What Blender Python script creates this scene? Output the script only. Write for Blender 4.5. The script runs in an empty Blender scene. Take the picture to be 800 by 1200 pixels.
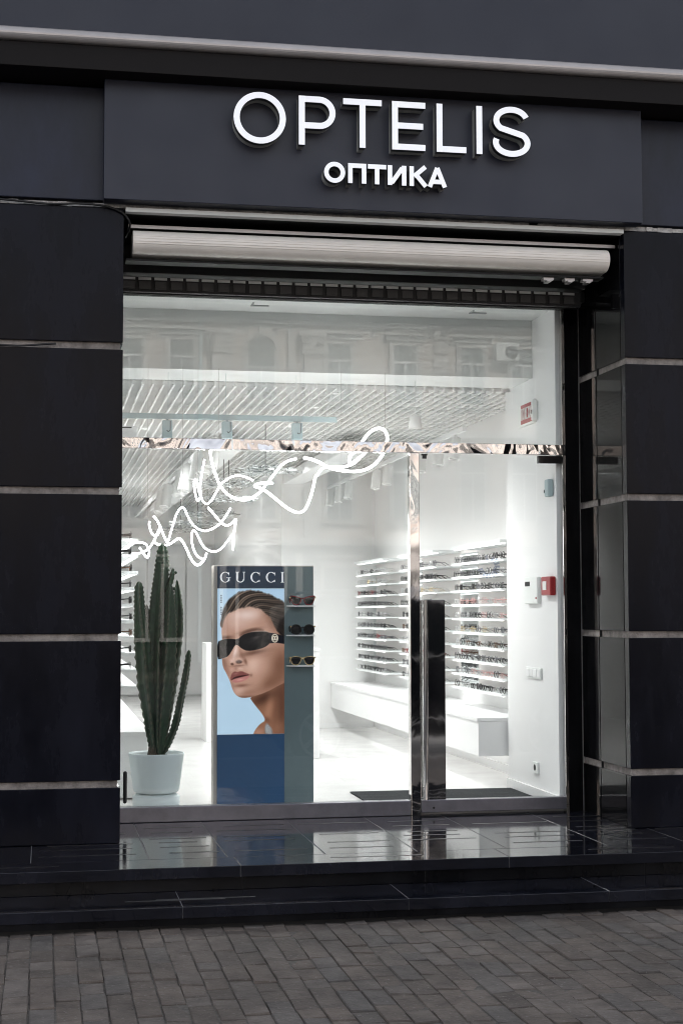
import bpy, bmesh, math, random
import numpy as np
from mathutils import Vector, Matrix, noise as mnoise
random.seed(7)
R = math.radians
sc = bpy.context.scene
COL = sc.collection

# ------------------------------------------------------------------ camera
YAW, PITCH, ROLL = R(10.683), R(3.591), R(-0.134)
cam_d = bpy.data.cameras.new('camera'); cam = bpy.data.objects.new('camera', cam_d); COL.objects.link(cam)
cam_d.sensor_fit = 'VERTICAL'; cam_d.sensor_height = 24.0; cam_d.lens = 24.0 * 1845.11 / 1200.0
cam_d.clip_start = 0.05; cam_d.clip_end = 500
CAM = Vector((0, -11.0, 1.65))
FW = Vector((math.sin(YAW)*math.cos(PITCH), math.cos(YAW)*math.cos(PITCH), math.sin(PITCH)))
RT0 = Vector((math.cos(YAW), -math.sin(YAW), 0)); UP0 = RT0.cross(FW)
RT = RT0*math.cos(ROLL) + UP0*math.sin(ROLL)
UP = UP0*math.cos(ROLL) - RT0*math.sin(ROLL)
m3 = Matrix((RT, UP, -FW)).transposed()
cam.matrix_world = Matrix.Translation(CAM) @ m3.to_4x4()
sc.camera = cam

def at(px, py, y):
    """point on the vertical plane at depth y seen at (px,py) of the 800x1200 photograph"""
    d = RT*((px-400)/1845.11) - UP*((py-600)/1845.11) + FW
    t = (y - CAM.y)/d.y
    return CAM + d*t

# ------------------------------------------------------------------ light and exposure
W = bpy.data.worlds.new('World'); sc.world = W; W.use_nodes = True
wn = W.node_tree.nodes; wl = W.node_tree.links
bg = wn['Background']
sky = wn.new('ShaderNodeTexSky'); sky.sky_type = 'NISHITA'; sky.sun_disc = False
SUN_EL, SUN_AZ = R(44), R(18)
sky.sun_elevation = SUN_EL; sky.sun_rotation = SUN_AZ
sky.air_density = 1.0; sky.dust_density = 2.0; sky.ozone_density = 1.0
sat = wn.new('ShaderNodeHueSaturation'); sat.inputs['Saturation'].default_value = 0.28   # hazy, milky sky
wl.new(sky.outputs[0], sat.inputs['Color']); wl.new(sat.outputs[0], bg.inputs[0]); bg.inputs[1].default_value = 0.15
sd = bpy.data.lights.new('sun', 'SUN'); sun = bpy.data.objects.new('sun', sd); COL.objects.link(sun)
sd.energy = 5.0; sd.angle = R(1.0); sd.color = (1.0, 0.96, 0.90)
sdir = Vector((math.sin(SUN_AZ)*math.cos(SUN_EL), math.cos(SUN_AZ)*math.cos(SUN_EL), math.sin(SUN_EL)))
sun.rotation_euler = sdir.to_track_quat('Z', 'Y').to_euler()
sc.view_settings.view_transform = 'Standard'; sc.view_settings.look = 'None'
sc.view_settings.exposure = 1.25; sc.view_settings.gamma = 1.0; sc.view_settings.use_curve_mapping = False
SPOT_W = 0.0
FILL_W = 58.0  # power of the added fill lamps in the ceiling
LED = 2.5
NEON = 9.0
sc.cycles.max_bounces = 12; sc.cycles.diffuse_bounces = 5; sc.cycles.glossy_bounces = 6
sc.cycles.transparent_max_bounces = 16; sc.cycles.sample_clamp_indirect = 6.0
sc.cycles.use_denoising = True; sc.cycles.filter_width = 1.0

# ------------------------------------------------------------------ material helpers
def s2l(c):
    return tuple(((v/255)/12.92 if v/255 <= .04045 else ((v/255+.055)/1.055)**2.4) for v in c)

def mat(name, col, rough=.5, metal=0., spec=.5, emit=None, estr=0., noise=None, bump=None, coat=0., rvar=0.):
    """noise=(scale, amount) mottles the colour; bump=(scale, strength); rvar = roughness variation"""
    m = bpy.data.materials.new(name); m.use_nodes = True
    nt = m.node_tree; b = nt.nodes['Principled BSDF']
    b.inputs['Base Color'].default_value = (*col, 1)
    b.inputs['Roughness'].default_value = rough; b.inputs['Metallic'].default_value = metal
    b.inputs['Specular IOR Level'].default_value = spec
    b.inputs['Coat Weight'].default_value = coat
    if emit:
        b.inputs['Emission Color'].default_value = (*emit, 1); b.inputs['Emission Strength'].default_value = estr
    tc = None
    if noise or bump or rvar:
        tc = nt.nodes.new('ShaderNodeTexCoord')
    if noise:
        n = nt.nodes.new('ShaderNodeTexNoise'); n.inputs['Scale'].default_value = noise[0]; n.inputs['Detail'].default_value = 6
        n.inputs['Roughness'].default_value = .65
        nt.links.new(tc.outputs['Object'], n.inputs['Vector'])
        r = nt.nodes.new('ShaderNodeMapRange'); r.inputs[1].default_value = .3; r.inputs[2].default_value = .7
        r.inputs[3].default_value = 1-noise[1]; r.inputs[4].default_value = 1+noise[1]
        nt.links.new(n.outputs['Fac'], r.inputs[0])
        mx = nt.nodes.new('ShaderNodeVectorMath'); mx.operation = 'SCALE'; mx.inputs[0].default_value = col
        nt.links.new(r.outputs[0], mx.inputs['Scale']); nt.links.new(mx.outputs[0], b.inputs['Base Color'])
    if rvar:
        n = nt.nodes.new('ShaderNodeTexNoise'); n.inputs['Scale'].default_value = 3.5; n.inputs['Detail'].default_value = 8
        nt.links.new(tc.outputs['Object'], n.inputs['Vector'])
        r = nt.nodes.new('ShaderNodeMapRange'); r.inputs[1].default_value = .3; r.inputs[2].default_value = .7
        r.inputs[3].default_value = max(0, rough-rvar); r.inputs[4].default_value = rough+rvar
        nt.links.new(n.outputs['Fac'], r.inputs[0]); nt.links.new(r.outputs[0], b.inputs['Roughness'])
    if bump:
        n = nt.nodes.new('ShaderNodeTexNoise'); n.inputs['Scale'].default_value = bump[0]; n.inputs['Detail'].default_value = 4
        nt.links.new(tc.outputs['Object'], n.inputs['Vector'])
        bp = nt.nodes.new('ShaderNodeBump'); bp.inputs['Strength'].default_value = bump[1]; bp.inputs['Distance'].default_value = .02
        nt.links.new(n.outputs['Fac'], bp.inputs['Height']); nt.links.new(bp.outputs[0], b.inputs['Normal'])
    return m

def granite(name, base, rough, rvar, speck=.5, spec=.5):
    m = mat(name, base, rough, spec=spec)
    nt = m.node_tree; b = nt.nodes['Principled BSDF']; N = nt.nodes.new; L = nt.links.new
    tc = N('ShaderNodeTexCoord')
    v = N('ShaderNodeTexVoronoi'); v.inputs['Scale'].default_value = 85; L(tc.outputs['Object'], v.inputs['Vector'])
    r = N('ShaderNodeMapRange'); r.inputs[1].default_value = .0; r.inputs[2].default_value = .16; r.inputs[3].default_value = 1; r.inputs[4].default_value = 0
    L(v.outputs['Distance'], r.inputs[0])
    n2 = N('ShaderNodeTexNoise'); n2.inputs['Scale'].default_value = 6; n2.inputs['Detail'].default_value = 8; n2.inputs['Roughness'].default_value = .7
    L(tc.outputs['Object'], n2.inputs['Vector'])
    rr = N('ShaderNodeMapRange'); rr.inputs[1].default_value = .52; rr.inputs[2].default_value = .72; rr.inputs[3].default_value = 0; rr.inputs[4].default_value = speck
    L(n2.outputs['Fac'], rr.inputs[0])
    mu = N('ShaderNodeMath'); mu.operation = 'MULTIPLY'; L(r.outputs[0], mu.inputs[0]); L(rr.outputs[0], mu.inputs[1])
    # broad cloudy wear
    n3 = N('ShaderNodeTexNoise'); n3.inputs['Scale'].default_value = 1.7; n3.inputs['Detail'].default_value = 9; n3.inputs['Roughness'].default_value = .7
    mp = N('ShaderNodeMapping'); mp.inputs['Scale'].default_value = (1.6, 1.6, .55); L(tc.outputs['Object'], mp.inputs['Vector']); L(mp.outputs[0], n3.inputs['Vector'])
    r3 = N('ShaderNodeMapRange'); r3.inputs[1].default_value = .42; r3.inputs[2].default_value = .78; r3.inputs[3].default_value = 0; r3.inputs[4].default_value = .6
    L(n3.outputs['Fac'], r3.inputs[0])
    mix = N('ShaderNodeMix'); mix.data_type = 'RGBA'; mix.inputs[6].default_value = (*base, 1)
    mix.inputs[7].default_value = tuple(min(1, c*3.5+.006) for c in base)+(1,)
    L(r3.outputs[0], mix.inputs[0])
    mix2 = N('ShaderNodeMix'); mix2.data_type = 'RGBA'; mix2.inputs[7].default_value = (.16, .16, .165, 1)
    L(mu.outputs[0], mix2.inputs[0]); L(mix.outputs[2], mix2.inputs[6]); L(mix2.outputs[2], b.inputs['Base Color'])
    r4 = N('ShaderNodeMapRange'); r4.inputs[1].default_value = .3; r4.inputs[2].default_value = .75
    r4.inputs[3].default_value = max(.02, rough-rvar); r4.inputs[4].default_value = rough+rvar
    L(n3.outputs['Fac'], r4.inputs[0]); L(r4.outputs[0], b.inputs['Roughness'])
    return m

def glass_mat(name, tint, f0=.031):
    m = bpy.data.materials.new(name); m.use_nodes = True; nt = m.node_tree; nt.nodes.clear()
    N = nt.nodes.new; L = nt.links.new
    out = N('ShaderNodeOutputMaterial'); t = N('ShaderNodeBsdfTransparent'); t.inputs[0].default_value = (*tint, 1)
    g = N('ShaderNodeBsdfGlossy'); g.inputs['Roughness'].default_value = 0.0
    lw = N('ShaderNodeLayerWeight'); lw.inputs['Blend'].default_value = .5
    p = N('ShaderNodeMath'); p.operation = 'POWER'; p.inputs[1].default_value = 5; L(lw.outputs['Facing'], p.inputs[0])
    ma = N('ShaderNodeMath'); ma.operation = 'MULTIPLY_ADD'; ma.inputs[1].default_value = 1-f0; ma.inputs[2].default_value = f0
    L(p.outputs[0], ma.inputs[0])
    mx = N('ShaderNodeMixShader'); L(ma.outputs[0], mx.inputs[0]); L(t.outputs[0], mx.inputs[1]); L(g.outputs[0], mx.inputs[2])
    L(mx.outputs[0], out.inputs[0])
    return m

def mirror_steel(name, wave, col=(.62, .60, .59)):
    m = mat(name, col, .045, 1.0)
    nt = m.node_tree; b = nt.nodes['Principled BSDF']; N = nt.nodes.new; L = nt.links.new
    tc = N('ShaderNodeTexCoord'); mp = N('ShaderNodeMapping'); mp.inputs['Scale'].default_value = (1, 1, .6)
    L(tc.outputs['Object'], mp.inputs[0])
    n = N('ShaderNodeTexNoise'); n.inputs['Scale'].default_value = 3.6; n.inputs['Detail'].default_value = 2.5; n.inputs['Distortion'].default_value = 1.0
    L(mp.outputs[0], n.inputs['Vector'])
    bp = N('ShaderNodeBump'); bp.inputs['Strength'].default_value = min(1, wave); bp.inputs['Distance'].default_value = .06*max(1, wave)
    L(n.outputs['Fac'], bp.inputs['Height']); L(bp.outputs[0], b.inputs['Normal'])
    return m

M = {}
M['granite'] = granite('black_granite_honed', (.0026, .0031, .0066), .27, .10, .9, .13)
M['granite_top'] = granite('dark_granite_sky_tint', (.0075, .0095, .0195), .38, .08, .5, .32)  # paler and bluer than the pillars to stand in for reflected sky
M['granite_polish'] = granite('black_granite_polished', (.004, .004, .0045), .05, .02, .25, .07)
M['landing'] = granite('black_granite_floor', (.006, .0065, .0105), .085, .035, .3)
M['riser'] = granite('black_granite_riser', (.0032, .0032, .0042), .30, .06, .2, .2)
M['grip'] = mat('grip_groove', (.016, .016, .019), .34, spec=.45)
M['mortar'] = mat('pale_mortar', (.27, .24, .222), .85, noise=(9, .55), bump=(40, .5))
M['mortar_white'] = mat('white_mortar', (.42, .40, .38), .8, noise=(14, .6), bump=(30, .8))
M['grout'] = mat('grey_grout', (.17, .17, .175), .85, noise=(30, .5))
M['sign'] = mat('slate_painted_metal', (.0098, .0130, .0290), .42, noise=(2.2, .06), rvar=.05)
M['fascia'] = mat('blue_grey_fascia', (.0094, .0122, .0262), .45, noise=(1.5, .08), rvar=.05)
M['brown'] = mat('dark_brown_band', (.0055, .0040, .0040), .6, spec=.2)
M['strip'] = mat('grey_metal_profile', (.42, .395, .39), .30, .45, noise=(3, .1))
M['black'] = mat('black_paint', (.008, .008, .009), .45)
M['blackgloss'] = mat('black_gloss', (.006, .006, .007), .12)
M['recess'] = mat('recess_dark', (.010, .0095, .0095), .7)
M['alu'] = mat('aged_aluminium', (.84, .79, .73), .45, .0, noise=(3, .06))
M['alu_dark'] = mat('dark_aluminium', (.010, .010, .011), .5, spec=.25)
M['slot'] = mat('pale_slot', (.55, .55, .54), .5)
M['steel'] = mirror_steel('mirror_steel', 1.15)
M['steel_flat'] = mirror_steel('mirror_steel_flat', .03)
M['satin'] = mat('satin_frame', (.22, .215, .245), .32, .7, noise=(8, .15))
M['glass'] = glass_mat('window_glass', (.960, .976, .974))
M['glass_door'] = glass_mat('door_glass', (.968, .98, .978), .02)
M['white'] = mat('white_wall', (.83, .83, .825), .6)
M['white_gloss'] = mat('white_lacquer', (.84, .84, .84), .3)
M['niche'] = mat('niche_paint', (.78, .79, .775), .6)
M['plenum'] = mat('plenum_grey', (.42, .44, .43), .8)
M['grid'] = mat('white_grid', (.84, .84, .83), .5)
M['shelfback'] = mat('warm_white_panel', (.84, .80, .785), .55)
M['shelf'] = mat('shelf_white', (.80, .82, .82), .35)
M['led'] = mat('led_strip', (.9, .9, .9), .5, emit=(1, .985, .97), estr=LED)
M['neon'] = mat('neon_tube', (.9, .9, .9), .4, emit=(1, 1, 1), estr=NEON)
M['lampface'] = mat('lamp_face', (.9, .9, .9), .4, emit=(1, .97, .93), estr=1.2)
M['floor'] = mat('shop_floor_tile', (.68, .675, .665), .24, noise=(1.6, .035), rvar=.03)
M['mat'] = mat('door_mat', (.02, .024, .027), .95, bump=(220, .8))
M['mirror'] = mat('mirror', (.75, .78, .78), .03, 1.0)
M['pot'] = mat('pale_pot', (.72, .80, .81), .45)
M['soil'] = mat('soil', (.10, .075, .055), .95, noise=(60, .6), bump=(70, 1.0))
M['bark'] = mat('corky_bark', (.09, .075, .055), .9, noise=(50, .5), bump=(50, 1.0))
M['blue'] = mat('navy_panel', (.030, .100, .225), .35, noise=(2, .05))
M['navy'] = mat('dark_navy_header', (.016, .045, .095), .35)
M['greyglass'] = mat('grey_backed_glass', (.17, .225, .24), .12, noise=(2, .08))
M['beige'] = mat('stand_edge', (.50, .46, .42), .5)
M['letter_w'] = mat('white_letter_face', (.86, .87, .90), .35, emit=(.93, .95, 1.0), estr=.16)
M['letter_b'] = mat('black_letter_return', (.006, .006, .007), .35)
M['letter_g'] = mat('clear_backing', (.42, .42, .39), .25)
M['gold'] = mat('gold_metal', (.75, .58, .32), .25, 1.0)
M['red'] = mat('red_plastic', (.33, .012, .016), .35)
M['plast'] = mat('white_plastic', (.80, .82, .80), .4)
M['plast_b'] = mat('daylight_tint_metal', (.40, .50, .52), .4)  # blue cast stands in for daylight on the window track's unlit side
M['spot'] = mat('white_spot', (.80, .80, .79), .4)
M['chand'] = mat('silver_glass_slivers', (.46, .48, .48), .2, .3)
M['asphalt'] = mat('asphalt', (.050, .050, .052), .9, noise=(30, .3), bump=(160, .4))
M['kerb'] = mat('kerb_stone', (.26, .25, .24), .8, noise=(9, .2))
M['stucco'] = mat('pinkish_stucco', (.50, .43, .39), .85, noise=(1.2, .12))
M['stucco_w'] = mat('pale_trim', (.50, .47, .45), .8, noise=(2.5, .12))
M['winframe'] = mat('white_window_frame', (.72, .73, .73), .4)
M['pane'] = mat('dark_pane', (.06, .08, .085), .06)
M['carpaint'] = mat('dark_car_paint', (.010, .011, .014), .12, .2, coat=.6)
M['carglass'] = mat('car_glass', (.010, .012, .014), .04)
M['tyre'] = mat('tyre', (.012, .012, .012), .85)
M['rim'] = mat('wheel_rim', (.45, .45, .46), .3, .9)
M['carlamp'] = mat('car_lamp', (.45, .05, .04), .2)
M['roof'] = mat('roof_metal', (.16, .13, .12), .6)

def cactus_mat():
    m = mat('cactus_skin', (.020, .052, .022), .5)
    nt = m.node_tree; b = nt.nodes['Principled BSDF']; N = nt.nodes.new; L = nt.links.new
    tc = N('ShaderNodeTexCoord'); n = N('ShaderNodeTexNoise'); n.inputs['Scale'].default_value = 22; n.inputs['Detail'].default_value = 7
    L(tc.outputs['Object'], n.inputs['Vector'])
    cr = N('ShaderNodeValToRGB'); e = cr.color_ramp.elements
    e[0].position = .3; e[0].color = (.003, .020, .007, 1); e[1].position = .75; e[1].color = (.010, .050, .016, 1)
    x = e.new(.86); x.color = (.10, .11, .075, 1)
    L(n.outputs['Fac'], cr.inputs[0])
    at_ = N('ShaderNodeAttribute'); at_.attribute_name = 'rib'
    mr = N('ShaderNodeMix'); mr.data_type = 'RGBA'; mr.inputs[7].default_value = (.16, .135, .095, 1)
    sc2 = N('ShaderNodeMath'); sc2.operation = 'MULTIPLY'; sc2.inputs[1].default_value = .7; L(at_.outputs['Fac'], sc2.inputs[0])
    L(sc2.outputs[0], mr.inputs[0]); L(cr.outputs[0], mr.inputs[6]); L(mr.outputs[2], b.inputs['Base Color'])
    bp = N('ShaderNodeBump'); bp.inputs['Strength'].default_value = .4; bp.inputs['Distance'].default_value = .01
    L(n.outputs['Fac'], bp.inputs['Height']); L(bp.outputs[0], b.inputs['Normal'])
    return m
M['cactus'] = cactus_mat()

def brick_mat():
    m = mat('clinker_pavers', (.10, .088, .08), .82)
    nt = m.node_tree; b = nt.nodes['Principled BSDF']; N = nt.nodes.new; L = nt.links.new
    g = N('ShaderNodeNewGeometry'); cr = N('ShaderNodeValToRGB'); e = cr.color_ramp.elements
    e[0].position = 0; e[0].color = (.092, .076, .066, 1); e[1].position = 1; e[1].color = (.138, .119, .107, 1)
    for p, c in ((.25, (.120, .097, .082, 1)), (.5, (.106, .095, .088, 1)), (.75, (.128, .103, .087, 1))):
        x = e.new(p); x.color = c
    L(g.outputs['Random Per Island'], cr.inputs[0])
    tc = N('ShaderNodeTexCoord'); n = N('ShaderNodeTexNoise'); n.inputs['Scale'].default_value = 7; n.inputs['Detail'].default_value = 9; n.inputs['Roughness'].default_value = .7
    L(tc.outputs['Object'], n.inputs['Vector'])
    r = N('ShaderNodeMapRange'); r.inputs[1].default_value = .3; r.inputs[2].default_value = .7; r.inputs[3].default_value = .62; r.inputs[4].default_value = 1.32
    L(n.outputs['Fac'], r.inputs[0])
    sc_ = N('ShaderNodeVectorMath'); sc_.operation = 'SCALE'; L(cr.outputs[0], sc_.inputs[0]); L(r.outputs[0], sc_.inputs['Scale'])
    n2 = N('ShaderNodeTexNoise'); n2.inputs['Scale'].default_value = 60; n2.inputs['Detail'].default_value = 3
    L(tc.outputs['Object'], n2.inputs['Vector'])
    r2 = N('ShaderNodeMapRange'); r2.inputs[1].default_value = .62; r2.inputs[2].default_value = .70; r2.inputs[3].default_value = 0; r2.inputs[4].default_value = .6
    L(n2.outputs['Fac'], r2.inputs[0])
    mx = N('ShaderNodeMix'); mx.data_type = 'RGBA'; mx.inputs[7].default_value = (.22, .20, .19, 1)
    L(r2.outputs[0], mx.inputs[0]); L(sc_.outputs[0], mx.inputs[6]); L(mx.outputs[2], b.inputs['Base Color'])
    st_ = N('ShaderNodeTexNoise'); st_.inputs['Scale'].default_value = 1.6; st_.inputs['Detail'].default_value = 4; L(tc.outputs['Object'], st_.inputs['Vector'])
    rs = N('ShaderNodeMapRange'); rs.inputs[1].default_value = .35; rs.inputs[2].default_value = .65; rs.inputs[3].default_value = .78; rs.inputs[4].default_value = 1.15
    L(st_.outputs['Fac'], rs.inputs[0])
    s2 = N('ShaderNodeVectorMath'); s2.operation = 'SCALE'; L(mx.outputs[2], s2.inputs[0]); L(rs.outputs[0], s2.inputs['Scale']); L(s2.outputs[0], b.inputs['Base Color'])
    vg = N('ShaderNodeTexVoronoi'); vg.inputs['Scale'].default_value = 2.3; L(tc.outputs['Object'], vg.inputs['Vector'])
    rv = N('ShaderNodeMapRange'); rv.inputs[1].default_value = .035; rv.inputs[2].default_value = .06; rv.inputs[3].default_value = .8; rv.inputs[4].default_value = 0
    L(vg.outputs['Distance'], rv.inputs[0])
    mg = N('ShaderNodeMix'); mg.data_type = 'RGBA'; mg.inputs[7].default_value = (.24, .22, .21, 1); L(rv.outputs[0], mg.inputs[0]); L(s2.outputs[0], mg.inputs[6]); L(mg.outputs[2], b.inputs['Base Color'])
    bp = N('ShaderNodeBump'); bp.inputs['Strength'].default_value = .7; bp.inputs['Distance'].default_value = .01
    n3 = N('ShaderNodeTexNoise'); n3.inputs['Scale'].default_value = 45; n3.inputs['Detail'].default_value = 5
    L(tc.outputs['Object'], n3.inputs['Vector']); L(n3.outputs['Fac'], bp.inputs['Height']); L(bp.outputs[0], b.inputs['Normal'])
    return m
M['brick'] = brick_mat()

def far_brick_mat():
    m = mat('pavers_beyond', (.09, .08, .073), .85)
    nt = m.node_tree; b = nt.nodes['Principled BSDF']; N = nt.nodes.new; L = nt.links.new
    tc = N('ShaderNodeTexCoord'); mp = N('ShaderNodeMapping'); mp.inputs['Rotation'].default_value = (0, 0, R(90))
    L(tc.outputs['Object'], mp.inputs[0])
    br = N('ShaderNodeTexBrick'); br.inputs['Scale'].default_value = 1; br.inputs['Brick Width'].default_value = .29; br.inputs['Row Height'].default_value = .112
    br.inputs['Mortar Size'].default_value = .006
    br.inputs['Color1'].default_value = (.088, .075, .068, 1); br.inputs['Color2'].default_value = (.115, .10, .092, 1); br.inputs['Mortar'].default_value = (.03, .028, .027, 1)
    L(mp.outputs[0], br.inputs['Vector']); L(br.outputs['Color'], b.inputs['Base Color'])
    return m
M['brick_far'] = far_brick_mat()
M['joint_sand'] = mat('joint_sand', (.105, .095, .086), .95, noise=(30, .5))

# ------------------------------------------------------------------ mesh helpers
WORLD_BUILT = set()   # things whose parts are modelled in world coordinates
class MB:
    def __init__(s): s.v = []; s.f = []; s.sm = []
    def add(s, vs, fs, smooth=False):
        o = len(s.v); s.v += [tuple(p) for p in vs]
        for f in fs: s.f.append(tuple(i+o for i in f)); s.sm.append(smooth)
        return s
    def box(s, x0, x1, y0, y1, z0, z1):
        v = [(x, y, z) for z in (z0, z1) for y in (y0, y1) for x in (x0, x1)]
        return s.add(v, [(0, 2, 3, 1), (4, 5, 7, 6), (0, 1, 5, 4), (2, 6, 7, 3), (0, 4, 6, 2), (1, 3, 7, 5)])
    def tube(s, pts, rad, n=8, caps=True):
        pts = [Vector(p) for p in pts]
        rads = rad if isinstance(rad, (list, tuple)) else [rad]*len(pts)
        rings = []; prev = None
        for i, p in enumerate(pts):
            t = (pts[min(i+1, len(pts)-1)] - pts[max(i-1, 0)])
            t = t.normalized() if t.length > 1e-9 else Vector((0, 0, 1))
            if prev is None:
                a = Vector((0, 1, 0)) if abs(t.y) < .9 else Vector((1, 0, 0))
                u = t.cross(a).normalized()
            else:
                u = (prev - t*prev.dot(t)); u = u.normalized() if u.length > 1e-6 else t.orthogonal().normalized()
            prev = u; w = t.cross(u)
            rings.append([p + (u*math.cos(2*math.pi*k/n) + w*math.sin(2*math.pi*k/n))*rads[i] for k in range(n)])
        vs = [q for r in rings for q in r]; fs = []
        for i in range(len(rings)-1):
            for k in range(n):
                fs.append((i*n+k, i*n+(k+1) % n, (i+1)*n+(k+1) % n, (i+1)*n+k))
        s.add(vs, fs, True)
        if caps:
            s.add(rings[0], [tuple(reversed(range(n)))]); s.add(rings[-1], [tuple(range(n))])
        return s
    def lathe(s, prof, c, n=40):
        """prof: list of (r,z) ; closed surface of revolution about vertical axis at c"""
        vs = [(c[0]+r*math.cos(2*math.pi*k/n), c[1]+r*math.sin(2*math.pi*k/n), c[2]+z) for r, z in prof for k in range(n)]
        fs = [(i*n+k, i*n+(k+1) % n, (i+1)*n+(k+1) % n, (i+1)*n+k) for i in range(len(prof)-1) for k in range(n)]
        return s.add(vs, fs, True)
    def prism(s, poly, y0, y1, plane='xz'):
        """polygon (2d) extruded along the third axis; plane xz -> y, xy -> z, yz -> x"""
        n = len(poly)
        def P(a, b, c):
            return (a, c, b) if plane == 'xz' else ((a, b, c) if plane == 'xy' else (c, a, b))
        vs = [P(a, b, y0) for a, b in poly] + [P(a, b, y1) for a, b in poly]
        fs = [tuple(range(n)), tuple(reversed(range(n, 2*n)))] + [(i, i+n, (i+1) % n+n, (i+1) % n) for i in range(n)]
        return s.add(vs, fs)
    def build(s, name, m, parent=None, bevel=0, seg=2, smooth=None, fix=True):
        me = bpy.data.meshes.new(name); me.from_pydata(s.v, [], s.f); me.materials.append(m)
        me.polygons.foreach_set('use_smooth', [bool(x) if smooth is None else smooth for x in s.sm])
        if fix:
            bm = bmesh.new(); bm.from_mesh(me); bmesh.ops.recalc_face_normals(bm, faces=bm.faces); bm.to_mesh(me); bm.free()
        o = bpy.data.objects.new(name, me); COL.objects.link(o)
        if bevel:
            b = o.modifiers.new('bevel', 'BEVEL'); b.width = bevel; b.segments = seg; b.limit_method = 'ANGLE'
        if parent:
            o.parent = parent
            if parent.name in WORLD_BUILT: o.matrix_parent_inverse = Matrix.Translation(-parent.location)
        return o

def box(name, m, x0, x1, y0, y1, z0, z1, parent=None, bevel=0):
    return MB().box(x0, x1, y0, y1, z0, z1).build(name, m, parent, bevel)
def tag(o, label=None, cat=None, group=None, kind=None):
    if label: o['label'] = label
    if cat: o['category'] = cat
    if group: o['group'] = group
    if kind: o['kind'] = kind
    return o
def thing(name, label, cat, loc=(0, 0, 0), group=None, local=False):
    o = bpy.data.objects.new(name, None); COL.objects.link(o); o.location = loc; o.empty_display_size = .1
    if not local: WORLD_BUILT.add(o.name)
    return tag(o, label, cat, group)
def struct(o): o['kind'] = 'structure'; return o
def copy_tree(o, parent=None):
    c = o.copy(); COL.objects.link(c)
    if parent: c.parent = parent
    for ch in list(o.children): copy_tree(ch, c)
    return c

# =================================================================== GROUND
ZP = -.055      # pavement top
ZL = .204       # landing top
ZF = .23        # shop floor
struct(box('road', M['asphalt'], -150, 150, -150, 150, -.9, -.20))
struct(box('pavement', M['brick_far'], -40, 45, -7.25, -2.0, -.6, -.066))
struct(box('kerb', M['kerb'], -40, 45, -7.45, -7.255, -.6, ZP, bevel=.012))
struct(box('opposite_pavement', M['brick_far'], -60, 70, -33.9, -30, -.6, -.07))
# hand-laid long pavers in front of the steps, length running towards the shop
pv = MB()
wB = .1125
x = -3.2
rr = random.Random(3)
while x < 8.2:
    y = -2.40 - rr.random()*.28
    first = True
    y0 = -2.30
    while y0 > -5.8:
        ln = rr.choice([.17, .20, .23, .27, .29, .29, .36]) if not first else .05+.25*rr.random()
        first = False
        g = .0018 + .0022*rr.random()
        xa, xb = x+g+rr.uniform(-.001, .002), x+wB-.0022+rr.uniform(-.002, .002)
        ya, yb = y0-ln+g+.0022, y0-g-.0022
        h = ZP + rr.uniform(-.005, .004); tx, ty = rr.uniform(-.003, .003), rr.uniform(-.003, .003)
        c = .003
        sk = rr.uniform(-.003, .003)
        top = [(xa+c+sk, ya+c, h-tx-ty), (xb-c+sk, ya+c, h+tx-ty), (xb-c, yb-c, h+tx+ty), (xa+c, yb-c, h-tx+ty)]
        mid = [(xa+sk, ya, h-.005), (xb+sk, ya, h-.005), (xb, yb, h-.005), (xa, yb, h-.005)]
        bot = [(a, b, -.075) for a, b, _ in mid]
        fs = [(0, 1, 2, 3)] + [(4+i, 4+(i+1) % 4, (i+1) % 4, i) for i in range(4)] + [(8+i, 8+(i+1) % 4, 4+(i+1) % 4, 4+i) for i in range(4)]
        pv.add(top+mid+bot, fs)
        y0 -= ln
    x += wB
struct(pv.build('pavement_bricks', M['brick'], fix=False))
struct(box('joint_sand', M['joint_sand'], -3.25, 8.2, -5.85, -2.2, -.1, -.0625))

# =================================================================== STEPS
st = thing('entrance_steps', 'two wide black granite steps with polished landing before the shop door', 'steps', (2, -1.2, ZP))
sub = box('step_core', M['black'], -2.9, 7.1, -2.38, -.03, -.2, .0, st)
box('step_core', M['black'], -2.9, 7.1, -1.94, -.03, .0, ZL-.066, st)
# landing slabs: a deep row at the door and a narrow row along the edge
g = .0018
xs = [-2.9, -1.2, .617, 1.02, 1.62, 2.21, 3.2, 3.86, 5.2, 7.1]
xs = [-2.9, -1.2, -.06, .617, 1.075, 1.66, 2.22, 2.78, 3.42, 3.95, 5.2, 7.1]
la = MB()
for a, b in zip(xs[:-1], xs[1:]): la.box(a+g, b-g, -1.66+g, -.0, ZL-.064, ZL)
xe = [-2.9, -1.0, 1.115, 2.70, 4.3, 5.7, 7.1]
for a, b in zip(xe[:-1], xe[1:]): la.box(a+g, b-g, -1.98, -1.66-g, ZL-.064, ZL)
la.build('landing_slabs', M['landing'], st, .003)
box('landing_grout', M['grout'], -2.89, 7.09, -1.972, -.02, ZL-.064, ZL-.0015, st)
ri = MB()
xr = [-2.9, -1.4, 1.13, 2.2, 3.55, 5.0, 7.1]
for a, b in zip(xr[:-1], xr[1:]): ri.box(a+.002, b-.002, -1.95, -1.93, .0665, ZL-.0655)
ri.build('riser_slabs', M['riser'], st, .002)
lo = MB()
xl = [-2.9, -.7, .748, 1.99, 3.15, 4.5, 5.8, 7.1]
for a, b in zip(xl[:-1], xl[1:]): lo.box(a+.0016, b-.0016, -2.425, -1.93, .004, .066)
lo.build('lower_step_slabs', M['landing'], st, .003)
box('landing_grout', M['grout'], -2.89, 7.09, -2.418, -1.94, .004, .0645, st)
box('lower_riser', M['riser'], -2.9, 7.1, -2.413, -2.39, -.033, .003, st)
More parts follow.
